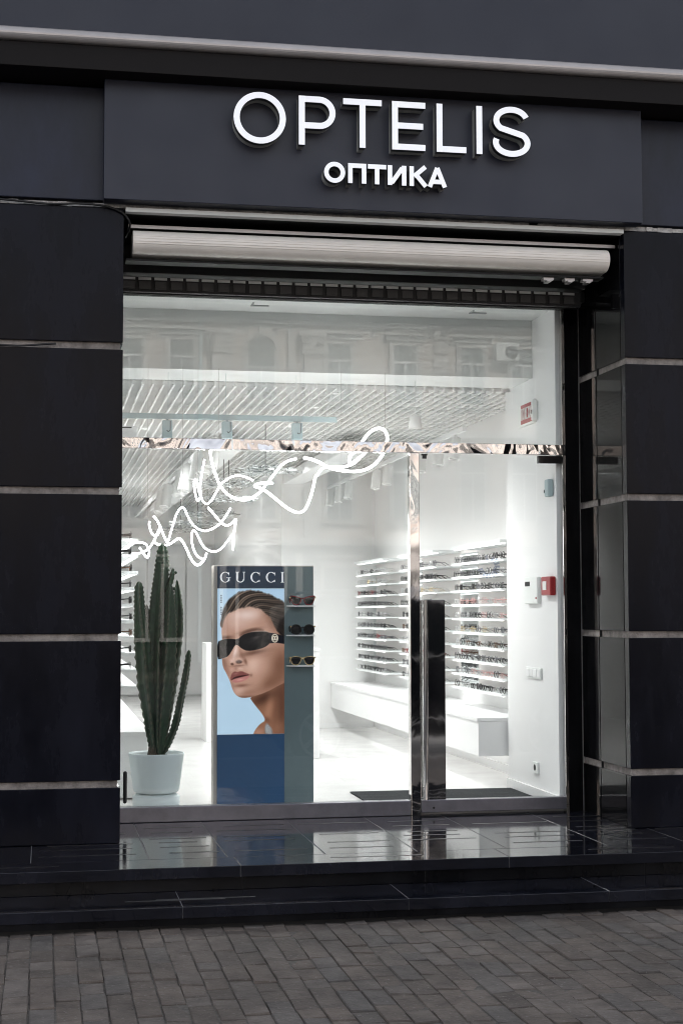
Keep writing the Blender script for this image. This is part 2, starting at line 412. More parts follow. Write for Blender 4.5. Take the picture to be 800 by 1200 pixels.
GROOVE = lambda *a: MB().box(*a).build('grip_groove', M['grip'], st)
for k, (a, b) in enumerate(zip(xs[2:-2], xs[3:-1])):
    for y in (-.32, -.55, -.83, -1.0, -1.19, -1.43):
        j = random.uniform(0, .10)
        if (k+int(-y*10)) % 5 != 3: GROOVE(a+.04+j, b-.02-random.uniform(0, .1), y-.014, y+.014, ZL-.01, ZL+.0009)
for a, b in zip(xe[1:-2], xe[2:-1]): GROOVE(a+.55, a+1.1, -1.81, -1.785, ZL-.01, ZL+.0009)
for a in (.45, .62): GROOVE(a, a+.55, -2.30+a*.15, -2.275+a*.15, .06, .0668)

# =================================================================== FACADE PILLARS
JZ = [.204, .572, 1.487, 2.41, 3.335, 4.24]
def pillar(x0, x1, splits, reveal_x, name_label, side):
    p = thing('granite_pillar', name_label, 'pillar', ((x0+x1)/2, -.5, ZL), 'black granite pillars beside the shop window')
    box('mortar_core', M['mortar'], x0+.02 if side > 0 else x0, x1 if side > 0 else x1-.02, -.955, -.02, ZL+.001, 4.20, p)
    h = .023
    for i in range(5):
        z0 = JZ[i] + (h if i else .002); z1 = JZ[i+1]-h
        if i == 4: z1 = 4.222
        for a, b in zip(splits[:-1], splits[1:]):
            box('stone_slab', M['granite'], a+.0015, b-.0015, -.98, -.90, z0, z1, p, .004)
        # reveal slabs, polished
        for ya, yb in ((-.898, -.416), (-.404, -.05)):
            xa, xb = (reveal_x, reveal_x+.05) if side > 0 else (reveal_x-.05, reveal_x)
            box('reveal_slab', M['granite_polish'], xa, xb, ya, yb, z0, z1, p, .003)
    xa, xb = (reveal_x+.004, reveal_x+.04) if side > 0 else (reveal_x-.04, reveal_x-.004)
    box('reveal_bead', M['alu_dark'], xa, xb, -.412, -.408, ZL+.002, 4.19, p)
    return p
pillar(-2.9, .481, [-2.9, -.735, .481], .481, 'black granite pillar left of the window with a cable along its top joint', -1)
pillar(3.84, 7.1, [3.84, 5.05, 6.2, 7.1], 3.84, 'black granite pillar right of the door with glossy side slabs', 1)
# pale mortar remains in the joints
mo = MB()
JR = random.Random(5)
# uneven white mortar line under the upper wall
x = -2.9
uw = thing('upper_wall', 'dark grey stone wall band on both sides of the sign board', 'wall', (2, -.5, 4.27))
box('wall_shade_block', M['black'], -2.9, 7.1, -.93, .3, 4.235, 33.0, uw)  # height above the sign is unseen, added to shade the street
box('wall_shade_block', M['fascia'], -2.9, 7.1, .301, 16.4, 4.15, 33.0, uw)  # unseen block, made this deep and tall to keep sun off the street
for a, b in ((-2.9, -.735), (-.735, .62), (3.7, 5.05), (5.05, 7.1)):
    box('stone_slab', M['granite_top'], a+.0015, b-.0015, -.985, -.92, 4.268, 5.00, uw, .004)
mw = MB()
x = -2.9
while x < 7.1:
    l = JR.uniform(.03, .12)
    if not (.9 < x < 3.2 and JR.random() < .1):
        mw.box(x, x+l, -.958-JR.uniform(0, .012), -.90, 4.224+JR.uniform(0, .008), 4.262-JR.uniform(0, .012))
    x += l
mw.build('mortar_line', M['mortar_white'], uw)
box('lintel_lip', M['plast'], .49, 3.83, -1.015, -.95, 4.196, 4.2225, uw)
# soffit over the opening
box('soffit', M['recess'], .483, 3.838, -.93, -.05, 4.205, 4.234, uw)
# side linings above the glass head, inside the opening
# =================================================================== FASCIA over the sign
fa = thing('fascia_canopy', 'blue grey metal fascia with a bright grey pipe-like strip along its foot', 'fascia', (2, -1.2, 5.2))
box('fascia_panel', M['fascia'], -3.2, 7.4, -1.30, -.935, 5.245, 33.0, fa)  # upper part out of view, raised with the block to shade the street
pr = []
for k in range(13):
    a = R(-90) + k/12*R(180)
    pr.append((-1.30-.035*math.cos(a), 5.208+.040*math.sin(a)))
pr += [(-1.20, 5.248), (-1.20, 5.168)]
MB().prism(pr, -3.2, 7.4, 'yz').build('metal_strip', M['strip'], fa, smooth=False)
box('dark_band', M['brown'], -3.2, 7.4, -1.285, -.935, 5.012, 5.166, fa, .003)

# =================================================================== SIGN BOARD
sg = thing('sign_board', 'slate coloured sign board with raised white letters above the shop window', 'sign', (2.15, -1.1, 4.26))
SY = -1.12
box('sign_panel', M['sign'], .347, 3.925, SY, -.99, 4.245, 5.06, sg, .004)

def stroke_poly(pts, w, closed=False):
    """offset a centre line into left/right outlines (mitred)"""
    n = len(pts); L_, R_ = [], []
    for i in range(n):
        p = Vector(pts[i])
        if closed: a, b = Vector(pts[i-1]), Vector(pts[(i+1) % n])
        else: a, b = Vector(pts[max(i-1, 0)]), Vector(pts[min(i+1, n-1)])
        d0 = (p-a); d1 = (b-p)
        d0 = d0.normalized() if d0.length > 1e-9 else d1.normalized()
        d1 = d1.normalized() if d1.length > 1e-9 else d0
        n0 = Vector((-d0.y, d0.x)); n1 = Vector((-d1.y, d1.x)); m = (n0+n1)
        m = m.normalized() if m.length > 1e-6 else n0
        k = w/2/max(.35, m.dot(n0))
        L_.append(p+m*k); R_.append(p-m*k)
    return L_, R_

def ribbon(mb, pts, w, y0, y1, closed=False):
    """stroke in the xz plane extruded from y0 to y1"""
    L_, R_ = stroke_poly(pts, w, closed); n = len(pts)
    vs = []
    for y in (y0, y1):
        vs += [(p.x, y, p.y) for p in L_] + [(p.x, y, p.y) for p in R_]
    fs = []; m = n if closed else n-1
    for i in range(m):
        j = (i+1) % n
        fs += [(i, j, n+j, n+i), (2*n+i, 3*n+i, 3*n+j, 2*n+j), (i, 2*n+i, 2*n+j, j), (n+i, n+j, 3*n+j, 3*n+i)]
    if not closed:
        fs += [(0, n, 3*n, 2*n), (n-1, 3*n-1, 4*n-1, 2*n-1)]
    mb.add(vs, fs)

def arc(cx, cz, rx, rz, a0, a1, n=24):
    return [(cx+rx*math.cos(R(a0+(a1-a0)*i/n)), cz+rz*math.sin(R(a0+(a1-a0)*i/n))) for i in range(n+1)]

def glyph(ch, x0, x1, z0, z1, w):
    """list of (points, closed) centre-line strokes filling the box"""
    h = w/2; a, b, c, d = x0+h, x1-h, z0+h, z1-h; mx = (x0+x1)/2; mz = (z0+z1)/2
    if ch == 'O' or ch == 'О': return [(arc(mx, mz, (b-a)/2, (d-c)/2, 0, 360, 48)[:-1], True)]
    if ch == 'P':
        r = (z1-z0)*.30-h*.5; zb = d-2*r
        return [([(a, z0), (a, z1)], False), ([(x0+w, d), (b-r, d)]+arc(b-r, d-r, r, r, 88, -88, 16)+[(b-r, zb), (x0+w, zb)], False)]
    if ch == 'T' or ch == 'Т': return [([(x0, d), (x1, d)], False), ([(mx, z1-w), (mx, z0)], False)]
    if ch == 'E': return [([(a, z0), (a, z1)], False), ([(x0+w, d), (x1, d)], False), ([(x0+w, mz), (x1-.015, mz)], False), ([(x0+w, c), (x1, c)], False)]
    if ch == 'L': return [([(a, z0), (a, z1)], False), ([(x0+w, c), (x1, c)], False)]
    if ch == 'I': return [([(mx, z0), (mx, z1)], False)]
    if ch == 'S':
        rx = (b-a)/2; rz = (d-c)/4
        up = [(mx+rx*.96*math.cos(R(t)), d-rz+rz*math.sin(R(t))) for t in range(18, 226, 9)]
        lo_ = [(mx+rx*math.cos(R(t)), c+rz+rz*math.sin(R(t))) for t in range(45, -199, -9)]
        mid = []
        p0, p1 = Vector(up[-1]), Vector(lo_[0])
        for k in range(1, 5): mid.append(tuple(p0.lerp(p1, k/5)))
        return [(up+mid+lo_, False)]
    if ch == 'П': return [([(a, z0), (a, z1)], False), ([(b, z0), (b, z1)], False), ([(x0+w, d), (x1-w, d)], False)]
    if ch == 'И': return [([(a, z0), (a, z1)], False), ([(b, z0), (b, z1)], False), ([(x0+w*.9, z0+w*.5), (x1-w*.9, z1-w*.5)], False)]
    if ch == 'К': return [([(a, z0), (a, z1)], False), ([(x1-w*.45, z1), (x0+w*1.05, mz)], False), ([(x0+w*1.5, mz+w*.35), (x1-w*.35, z0)], False)]
    if ch == 'А': return [([(x0+h, z0), (mx, z1-h*.2)], False), ([(x1-h, z0), (mx, z1-h*.2)], False), ([(x0+w*1.35, z0+(z1-z0)*.27), (x1-w*1.35, z0+(z1-z0)*.27)], False)]
    if ch == 'Ж': return [([(mx, z0), (mx, z1)], False), ([(x0, z1), (mx-h, mz)], False), ([(x0, z0), (mx-h, mz)], False), ([(x1, z1), (mx+h, mz)], False), ([(x1, z0), (mx+h, mz)], False)]
    return []

def sign_letter(ch, x0, x1, z0, z1, w):
    yb = SY; kx = (11-1.235)/(11-1.19)   # letter faces stand 115 mm off the panel
    x0, x1, w = x0*kx, x1*kx, w*kx; z0, z1 = 1.65+(z0-1.65)*kx, 1.65+(z1-1.65)*kx
    def mk(ya, yb_, grow):
        mb = MB(); eps = 0
        for pts, cl in glyph(ch, x0, x1, z0, z1, w):
            ribbon(mb, pts, w+grow, ya-eps, yb_+eps, cl); eps += .0004
        return mb
    body = mk(yb-.110, yb-.068, 0).build('letter', M['letter_b'], sg)
    mk(yb-.116, yb-.1115, -.001).build('letter_face', M['letter_w'], body)
    mk(yb-.066, yb-.002, -.006 if w > .03 else -.004).build('letter_backing', M['letter_g'], body)
Z0, Z1 = 4.637, 4.957
SW = .040
for ch, a, b in (('O', 1.158, 1.495), ('P', 1.578, 1.818), ('T', 1.868, 2.122), ('E', 2.190, 2.412), ('L', 2.487, 2.686), ('I', 2.755, 2.796), ('S', 2.867, 3.124)):
    dz = .008 if ch in 'OS' else 0
    sign_letter(ch, a, b, Z0-dz, Z1+dz, SW)
for ch, a, b in (('О', 1.742, 1.880), ('П', 1.899, 2.019), ('Т', 2.030, 2.150), ('И', 2.160, 2.284), ('К', 2.304, 2.424), ('А', 2.424, 2.556)):
    dz = .004 if ch == 'О' else 0
    sign_letter(ch, a, b, 4.402-dz, 4.532+dz, .030)

# =================================================================== ROLLER SHUTTER HOUSING
sh = thing('roller_shutter', 'pale aluminium roller shutter roll under the sign board', 'shutter', (2.18, -.75, 3.9))
pr = []
TZ, TR = 4.024, .088
for k in range(25):
    a = R(80+k/24*200)
    r = TR*(1+.0)
    pr.append((-.90+r*math.cos(a), TZ+r*.86*math.sin(a)))
pr += [(-.70, TZ-.085), (-.70, TZ+.084)]
MB().prism(pr, .540, 3.742, 'yz').build('shutter_roll', M['alu'], sh, .002)
for z in (.028, .012, -.006, -.020): 
    yy = -.90-math.sqrt(max(0, 1-(z/(TR*.86))**2))*TR
    box('roll_rib', M['alu'], .542, 3.740, yy-.0035, yy+.004, TZ+z-.0022, TZ+z+.0022, sh)
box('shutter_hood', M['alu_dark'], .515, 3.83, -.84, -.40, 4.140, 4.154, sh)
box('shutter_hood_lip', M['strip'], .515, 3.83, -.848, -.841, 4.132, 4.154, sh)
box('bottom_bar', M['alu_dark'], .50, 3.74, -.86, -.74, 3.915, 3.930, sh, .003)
for x0 in (3.32, 3.47, 3.60):
    MB().box(x0, x0+.07, -.84, -.78, 3.897, 3.914).box(x0+.02, x0+.05, -.85, -.77, 3.884, 3.8965).build('guide_clip', M['strip'], sh)
# slatted rail behind the roll
rl = thing('slotted_rail', 'dark slotted metal rail running below the shutter roll', 'rail', (2.1, -.4, 3.85))
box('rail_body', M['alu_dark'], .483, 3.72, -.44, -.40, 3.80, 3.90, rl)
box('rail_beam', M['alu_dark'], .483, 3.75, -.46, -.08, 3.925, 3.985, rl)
sl = MB(); tb = MB()
x = .50
k = 0
while x < 3.66:
    sl.box(x, x+.085, -.445, -.4405, 3.880, 3.897)
    tb.box(x+.004, x+.081, -.452, -.441, 3.815, 3.868)
    x += .1065; k += 1
sl.build('rail_slots', M['slot'], rl); tb.build('rail_tabs', M['black'], rl)
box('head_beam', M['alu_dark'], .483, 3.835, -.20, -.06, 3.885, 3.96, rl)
box('head_board', M['recess'], .483, 3.838, -.055, .03, 3.862, 4.203, rl)

# =================================================================== SHOP FRONT
wf = thing('shop_window', 'large shop window with mirror steel transom and post and full height glass', 'window', (1.6, 0, ZL))
box('bottom_rail', M['satin'], .483, 2.562, -.045, .045, ZL+.001, .308, wf, .004)
box('transom_bar', M['steel'], .483, 3.735, -.035, .035, 2.782, 2.858, wf, .003)
box('steel_post', M['steel_flat'], 2.566, 2.636, -.038, .038, ZL+.001, 2.780, wf, .003)
MB().box(.483, 2.563, -.006, .006, .309, 2.781).build('glass_pane', M['glass'], wf)
MB().box(.483, 3.712, -.006, .006, 2.859, 3.861).build('glass_pane', M['glass'], wf)
box('edge_profile', M['steel_flat'], 3.714, 3.735, -.03, .03, ZL+.001, 2.781, wf)
box('edge_profile', M['steel_flat'], 3.714, 3.735, -.03, .03, 2.859, 3.861, wf)
box('jamb_cover', M['granite_polish'], 3.737, 3.838, -.035, .05, ZL+.001, 3.861, wf)
box('edge_profile', M['satin'], .483, .50, -.03, .03, .31, 2.78, wf)

dr = thing('glass_door', 'frameless glass door with tall steel handle and mirror plate right of the post', 'door', (3.17, 0, ZL))
MB().box(2.642, 3.710, -.007, .007, .309, 2.776).build('door_glass', M['glass_door'], dr)
box('bottom_rail', M['satin'], 2.642, 3.712, -.042, .042, .222, .308, dr, .003)
box('handle_plate', M['steel_flat'], 2.694, 2.822, -.024, -.009, .309, 1.727, dr, .002)
hd = MB()
for y in (-.075,):
    hd.tube([(2.665, y, .315), (2.665, y, 1.725)], .0165, 16)
hd.build('handle', M['steel_flat'], dr)
hb = MB()
hb.tube([(2.665, -.060, .40), (2.665, -.008, .40)], .009, 10); hb.tube([(2.665, -.060, 1.64), (2.665, -.008, 1.64)], .009, 10)
hb.tube([(2.665, .07, .315), (2.665, .07, 1.725)], .0165, 16)
hb.build('handle_bracket', M['steel_flat'], dr)
MB().tube([(2.727, -.046, .255), (2.727, -.041, .255)], .008, 12).build('lock', M['black'], dr)
box('top_hinge', M['blackgloss'], 3.535, 3.712, -.022, .022, 2.722, 2.776, dr, .002)
MB().box(2.657, 2.70, -.020, -.008, 2.765, 2.7775).box(2.664, 2.693, -.024, -.008, 2.742, 2.765).build('door_stop', M['black'], dr)
# faint mark on the door glass: short strokes set in a ring
fr = glass_mat('faint_mark', (.80, .84, .92), .10)
stk = MB()
c = at(572, 664, -.009)
for k in range(14):
    a = R(200+k*20)
    if 60 < (200+k*20) % 360 < 100: continue
    r0, r1 = .045, .085
    p0 = Vector((c.x+r0*math.cos(a), c.z+r0*math.sin(a))); p1 = Vector((c.x+r1*math.cos(a), c.z+r1*math.sin(a)))
    ribbon(stk, [tuple(p0), tuple(p1)], .016, -.0095, -.0078)
stk.build('faint_mark', fr, dr)

hdl = tag(MB().box(.545, .572, -.030, -.008, .335, .555).build('black_bar_handle', M['black'], bevel=.012, smooth=False), 'short black upright bar on the glass low beside the left pillar', 'handle')

# =================================================================== SHOP ROOM
struct(box('shop_floor', M['floor'], .20, 4.15, .046, 16.2, .10, ZF))
struct(box('wall_left', M['white'], .12, .30, .05, 16.2, ZF, 3.96))
struct(box('wall_near_right', M['white'], 3.69, 4.05, .052, 1.33, ZF, 3.96))
struct(box('wall_right', M['white'], 4.0, 4.2, 1.331, 8.2, ZF, 3.96))
struct(box('wall_partition', M['white'], 2.84, 3.999, 8.0, 16.2, ZF, 3.96))
struct(box('wall_back', M['white'], .301, 2.839, 15.7, 15.9, ZF, 3.96))
struct(box('ceiling', M['plenum'], .12, 4.2, .631, 16.2, 3.97, 4.1))
struct(box('niche_ceiling', M['niche'], .12, 4.06, .035, .63, 3.888, 4.1))
struct(MB().box(.301, 3.688, .60, 1.16, 3.440, 3.887).build('ceiling_bulkhead', M['niche']))
bb = MB()
bb.box(3.672, 3.689, .06, 1.33, ZF, ZF+.075); bb.box(3.982, 3.999, 1.34, 7.99, ZF, ZF+.075)
bb.box(2.84, 3.99, 7.984, 7.999, ZF, ZF+.06)
struct(bb.build('skirting', M['white_gloss']))
# open cell ceiling
gm = MB()
x = .34
while x < 3.985:
    gm.box(x-.007, x+.007, 1.165, 15.69, 3.405, 3.450); x += .080
y = 1.20
while y < 15.6:
    gm.box(.301, 3.995, y-.002, y+.002, 3.416, 3.440); y += .16 if y < 6 else .24
grid = struct(gm.build('grid_ceiling', M['grid'], fix=False))
mt = tag(box('door_mat', M['mat'], 2.36, 3.66, .30, 1.18, ZF, ZF+.012), 'black entrance mat lying inside the glass door', 'mat')
# vents in the niche ceiling
for xx, lab in ((1.47, 'small slot vent in white ceiling above the arch reflection, left one'), (3.12, 'small slot vent in white ceiling near right wall')):
    tag(MB().box(xx, xx+.13, .33, .36, 3.880, 3.8875).box(xx, xx+.012, .24, .33, 3.880, 3.8875).build('slot_vent', M['plenum']), lab, 'vent', 'slot vents in the niche ceiling')
# back wall doors
bd = thing('wall_cupboard', 'tall white flush cupboard doors on the far wall', 'cupboard', (2.3, 15.68, ZF))
for a, b in ((1.10, 1.70), (1.71, 2.35), (2.36, 2.79)):
    box('cupboard_door', M['white_gloss'], a+.006, b-.006, 15.66, 15.697, ZF+.02, 2.75, bd, .004)

# ducts / light channels along the ceiling
tag(box('ceiling_duct', M['white_gloss'], 2.86, 3.12, 4.1, 15.5, 3.20, 3.32, bevel=.01), 'white boxed duct running back along the ceiling right of the neon', 'duct', 'white ceiling ducts')
tag(box('ceiling_duct', M['white_gloss'], 1.62, 1.86, 4.1, 15.5, 3.20, 3.30, bevel=.01), 'white boxed duct running back along the ceiling beside the left track', 'duct', 'white ceiling ducts')

# ---------------------------------------------------------------- track lights
def lamp_spot(name, loc, tgt, power, ang=110, blend=.8, size=.05, color=(1, .99, .98)):
    l = bpy.data.lights.new(name, 'SPOT'); l.energy = power; l.spot_size = R(ang); l.spot_blend = blend; l.shadow_soft_size = size; l.color = color
    o = bpy.data.objects.new(name, l); COL.objects.link(o); o.location = loc
    o.rotation_euler = (Vector(tgt)-Vector(loc)).to_track_quat('-Z', 'Y').to_euler()
    return o
tR = thing('light_track', 'long white lighting track above the right shelves, carrying white spotlights', 'track', (3.42, 2, 3.15), 'lighting tracks')
box('track_rail', M['white_gloss'], 3.40, 3.435, 1.6, 12, 3.14, 3.175, tR)
for y in (2.2, 5.2, 8.5): MB().tube([(3.417, y, 3.175), (3.417, y, 3.41)], .003, 6).build('track_hanger', M['white_gloss'], tR)
tL = thing('light_track', 'long white lighting track above the left side, carrying large spotlights', 'track', (1.42, 2, 3.15), 'lighting tracks')
box('track_rail', M['white_gloss'], 1.405, 1.44, 1.6, 14, 3.14, 3.175, tL)
for y in (2.4, 5.6, 9): MB().tube([(1.42, y, 3.175), (1.42, y, 3.41)], .003, 6).build('track_hanger', M['white_gloss'], tL)
tF = thing('light_track', 'short pale blue grey lighting track across the window behind the transom', 'track', (1.2, .75, 3.09), 'lighting tracks')
box('track_rail', M['plast_b'], .31, 2.18, .735, .765, 3.085, 3.125, tF)
for x in (.9, 1.33, 1.87): MB().tube([(x, .75, 3.125), (x, .75, 3.44)], .0015, 6).build('track_hanger', M['plast_b'], tF)

def spotlight(base, tgt, r, ln, m, label, power, group):
    base = Vector(base); d = (Vector(tgt)-base).normalized()
    t = thing('spotlight', label, 'spotlight', tuple(base), group, local=True)
    inv = Matrix.Translation(-base)
    a = base + Vector((0, 0, -.03)); e = a + d*ln
    mb = MB()
    u = d.orthogonal().normalized(); w = d.cross(u); n = 20
    def ring(c, rad): return [c+(u*math.cos(2*math.pi*k/n)+w*math.sin(2*math.pi*k/n))*rad - base for k in range(n)]
    prof = [(a, .001), (a, r), (e, r), (e, r*.86), (e-d*.02, r*.80), (e-d*.02, .001)]
    rings = [ring(c, q) for c, q in prof]
    vs = [p for rg in rings for p in rg]
    fs = [(i*n+k, i*n+(k+1) % n, (i+1)*n+(k+1) % n, (i+1)*n+k) for i in range(len(rings)-1) for k in range(n)]
    mb.add(vs, fs)
    o = mb.build('spot_body', m, t)
    st_ = MB().tube([(0, 0, .0), (0, 0, -.035)], .010, 8).build('spot_stem', m, t)
    if power:
        ln_ = MB(); rg = ring(e-d*.018, r*.78); ln_.add(rg, [tuple(range(n))]); ln_.build('spot_lens', M['lampface'], t, fix=False)
        lamp_spot('spot_lamp', tuple(e+d*.005), tuple(e+d), power, 105, .9, r*.7)
    return t

GS = 'spotlights on the lighting tracks'
ordw = ['nearest', 'second', 'third', 'fourth', 'fifth', 'sixth', 'seventh', 'eighth', 'ninth', 'tenth', 'eleventh', 'twelfth', 'thirteenth']
for i, (x, lab) in enumerate(((.893, 'boxy pale blue spotlight left of the others on the short window track'), (1.342, 'middle pale blue spotlight on the short window track'), (1.875, 'right hand pale blue spotlight on the short window track'))):
    t = thing('spotlight', lab, 'spotlight', (x, .75, 3.085), GS, local=True)
    box('spot_body', M['plast_b'], -.037, .037, -.037, .037, -.145, -.012, t, .006)
    MB().tube([(0, 0, .0), (0, 0, -.02)], .008, 8).build('spot_stem', M['plast_b'], t)
    MB().tube([(.02, -.05, -.02), (.02, -.05, -.09), (.005, -.05, -.10), (-.005, -.05, -.09)], .003, 6).build('cable_loop', M['alu_dark'], t)
# right track heads, placed where they hang in the photograph
yR = [1.9, 2.45, 3.1, 3.45, 4.55, 5.1, 6.6, 7.2, 7.8, 8.8]
for i, y in enumerate(yR):
    spotlight((3.417, y, 3.14), (3.30, y-.16, 2.3), .048, .19, M['spot'], 'white cylinder spotlight, %s from the front on the right track' % ordw[i], SPOT_W if i % 2 == 0 else 0, GS)
yL = [2.35, 2.95, 3.7, 4.9, 5.6, 7.4, 8.4]
for i, y in enumerate(yL):
    spotlight((1.422, y, 3.14), (1.22, y-.3, 2.2), .062, .27, M['spot'], 'large white cylinder spotlight, %s from the front on the left track' % ordw[i], SPOT_W if i % 2 == 0 else 0, GS)
# made-up fill lamps set in the grid to light the room
for i, (x, y) in enumerate(((2.3, 2.4), (2.3, 5.2), (.95, 4.25), (1.0, 10.5), (1.7, 13.2), (2.3, 3.8), (2.5, 6.3), (2.3, 1.5))):
    t = thing('fill_lamp', 'small round added fill lamp in the grid ceiling, %s from the window' % ordw[i], 'fill_lamp', (x, y, 3.415), 'added fill lamps', local=True)
    MB().lathe([(.030, .004), (.030, -.004), (.042, -.004), (.042, .006)], (0, 0, 0), 20).build('trim_ring', M['spot'], t)
    MB().lathe([(.001, .003), (.030, .003)], (0, 0, 0), 20).build('lamp_lens', M['lampface'], t)
    lamp_spot('fill_lamp_light', (x, y, 3.385), (x, y, 0), FILL_W*(3.2 if y > 8 else 1), 144, .7, .05)

# ceiling oddments
sp = thing('hanging_speaker', 'white cup shaped speaker hanging below the grid ceiling', 'speaker', (2.83, .9, 3.42), local=True)
MB().lathe([(.001, -.25), (.040, -.25), (.052, -.34), (.050, -.352), (.001, -.352)], (0, 0, 0), 24).build('speaker_cup', M['spot'], sp)
MB().tube([(0, 0, .03), (0, 0, -.25)], .0025, 6).build('cord', M['spot'], sp)
ac = thing('ceiling_box', 'white box unit hanging at the left end of the window track', 'ceiling unit', (.6, .8, 2.94), local=True)
box('unit_body', M['white_gloss'], -.25, .07, -.06, .2, -.0, .085, ac, .006)
box('unit_slot', M['alu_dark'], -.2, .03, -.064, -.058, .070, .078, ac)

# chandeliers of thin glass slivers
GC = 'chandeliers of silvery glass slivers'
chl = ['grey sliver chandelier, largest and rightmost of the cluster', 'pale sliver chandelier behind the big grey one', 'white sliver chandelier hanging low in the middle of the row',
       'flat white sliver chandelier further back at left', 'small white sliver chandelier near the far wall', 'smallest white sliver chandelier at the far left']
for i, (px, py, y, r) in enumerate(((311, 552, 3.6, .30), (262, 567, 5.0, .25), (268, 585, 6.6, .30), (243, 602, 9.2, .38), (232, 613, 10.8, .36), (212, 621, 12.3, .38))):
    c = at(px, py, y)
    t = thing('chandelier', chl[i], 'chandelier', tuple(c), GC, local=True)
    q = random.Random(40+i); mb = MB()
    for k in range(110):
        a = q.uniform(0, 6.283); rr_ = r*math.sqrt(q.random()); z = q.uniform(-.05, .05)*(1-rr_/r*.5)
        p = Vector((rr_*math.cos(a), rr_*math.sin(a), z)); dv = Vector((math.cos(a+q.uniform(-1, 1)), math.sin(a+q.uniform(-1, 1)), q.uniform(-.15, .15)))
        e = dv*q.uniform(.03, .07); wv = Vector((-dv.y, dv.x, q.uniform(-.6, .6)))*q.uniform(.006, .014)
        nn = Vector((0, 0, .002))
        mb.add([p-e-wv-nn, p+e-wv-nn, p+e+wv-nn, p-e+wv-nn, p-e-wv+nn, p+e-wv+nn, p+e+wv+nn, p-e+wv+nn],
               [(3, 2, 1, 0), (4, 5, 6, 7), (0, 1, 5, 4), (1, 2, 6, 5), (2, 3, 7, 6), (3, 0, 4, 7)])
    mb.build('glass_slivers', M['chand'], t, fix=False)
    MB().tube([(0, 0, .0), (0, 0, 3.40-c.z)], .004, 6).build('cord', M['alu_dark'], t)

# ---------------------------------------------------------------- neon line drawing
def crop(pts, ox, oy, s): return [(ox+a/s, oy+b/s) for a, b in pts]
K1 = 800/90
S = []
S.append((crop([(40, 525), (100, 521), (160, 505), (210, 475), (255, 420), (290, 350), (320, 280), (345, 240)], 150, 590, K1), 9))
S.append((crop([(0, 450), (30, 420), (70, 408), (130, 405), (180, 420), (210, 460), (222, 510), (207, 562), (180, 545), (150, 500), (122, 462)], 150, 590, K1), 9))
S.append((crop([(225, 185), (222, 225), (232, 265), (250, 310), (278, 336), (310, 325), (338, 275)], 150, 590, K1), 9))
S.append((crop([(268, 132), (300, 170), (330, 225), (362, 305), (392, 375), (412, 402), (425, 375), (445, 310), (472, 215), (505, 115), (540, 58), (566, 42), (590, 60), (612, 105), (645, 175), (690, 235), (745, 272), (800, 286)], 150, 590, K1)
          + crop([(300, 281), (345, 264), (400, 230), (450, 180), (500, 110), (535, 48)], 210, 590, K1), 9))
S.append((crop([(262, 390), (300, 420), (350, 433), (420, 430), (470, 400), (527, 365), (560, 385), (600, 450), (640, 540), (680, 610), (720, 642), (765, 620), (800, 575)], 150, 590, K1)
          + crop([(285, 518)], 210, 590, K1), 10))
S.append((crop([(240, 578), (190, 548), (150, 475), (130, 370), (138, 295), (155, 282), (175, 300), (205, 360), (245, 435), (300, 485), (370, 500), (430, 475), (490, 410), (545, 335), (562, 322)], 210, 590, K1), 9))
S.append((crop([(300, 42), (370, 120), (430, 190), (470, 220), (505, 228), (550, 205), (590, 165), (578, 260), (566, 360), (562, 485)], 210, 590, K1), 10))
S.append((crop([(235, 70), (240, 120), (252, 190), (282, 295), (330, 420), (400, 510), (480, 565), (570, 585), (650, 573), (730, 523), (785, 474)], 220, 520, K1)
          + crop([(180, 440), (220, 395), (290, 300), (350, 228), (420, 180), (505, 157)], 290, 520, K1), 12))
S.append((crop([(585, 150), (640, 155), (690, 170), (760, 200)], 290, 520, K1)
          + crop([(60, 430), (130, 465), (230, 490), (330, 500), (430, 492), (520, 455), (590, 390), (635, 320), (662, 240), (667, 170), (642, 115), (595, 95), (530, 115), (480, 160), (445, 205), (380, 300), (325, 350), (312, 395), (325, 425), (360, 410), (440, 345), (480, 300)], 370, 490, 8), 14))
S.append((crop([(440, 342), (380, 405), (320, 440), (250, 458), (150, 460), (90, 460), (45, 485), (15, 535)], 370, 490, 8)
          + crop([(705, 350), (680, 470), (640, 600), (600, 680), (550, 715), (480, 705), (400, 660), (300, 580), (200, 500), (130, 462), (75, 440), (130, 412), (260, 410)], 290, 520, K1), 12))
S.append((crop([(680, 385), (620, 352), (530, 332), (450, 347), (385, 388), (340, 430), (300, 500), (250, 588), (200, 628), (165, 605), (140, 550), (132, 440), (150, 300), (176, 165)], 220, 520, K1), 9))
S.append((crop([(132, 555), (112, 592), (92, 570), (72, 480), (68, 400), (80, 372), (95, 400), (118, 500), (138, 560)], 220, 520, K1), 9))
def smooth_path(pts, sub=5):
    P = [Vector(p) for p in pts]; out = []
    for i in range(len(P)-1):
        p0, p1, p2, p3 = P[max(i-1, 0)], P[i], P[i+1], P[min(i+2, len(P)-1)]
        for k in range(sub):
            t = k/sub
            out.append(.5*((2*p1)+(p2-p0)*t+(2*p0-5*p1+4*p2-p3)*t*t+(3*p1-p0-3*p2+p3)*t**3))
    out.append(P[-1]); return out
nb = MB()
for si, (pts, w) in enumerate(S):
    path = []
    sp_ = smooth_path(pts)
    for j, p in enumerate(sp_):
        y = .55 + .10*math.sin(p.x*.045+si*1.3) + .0006*(300-p.x)
        path.append(at(p.x, p.y, y))
    nb.tube(path, w/1000*.72, 8)
neon = tag(nb.build('neon_tube_drawing', M['neon'], fix=False), 'glowing white neon line drawing hanging behind the window glass', 'neon light')
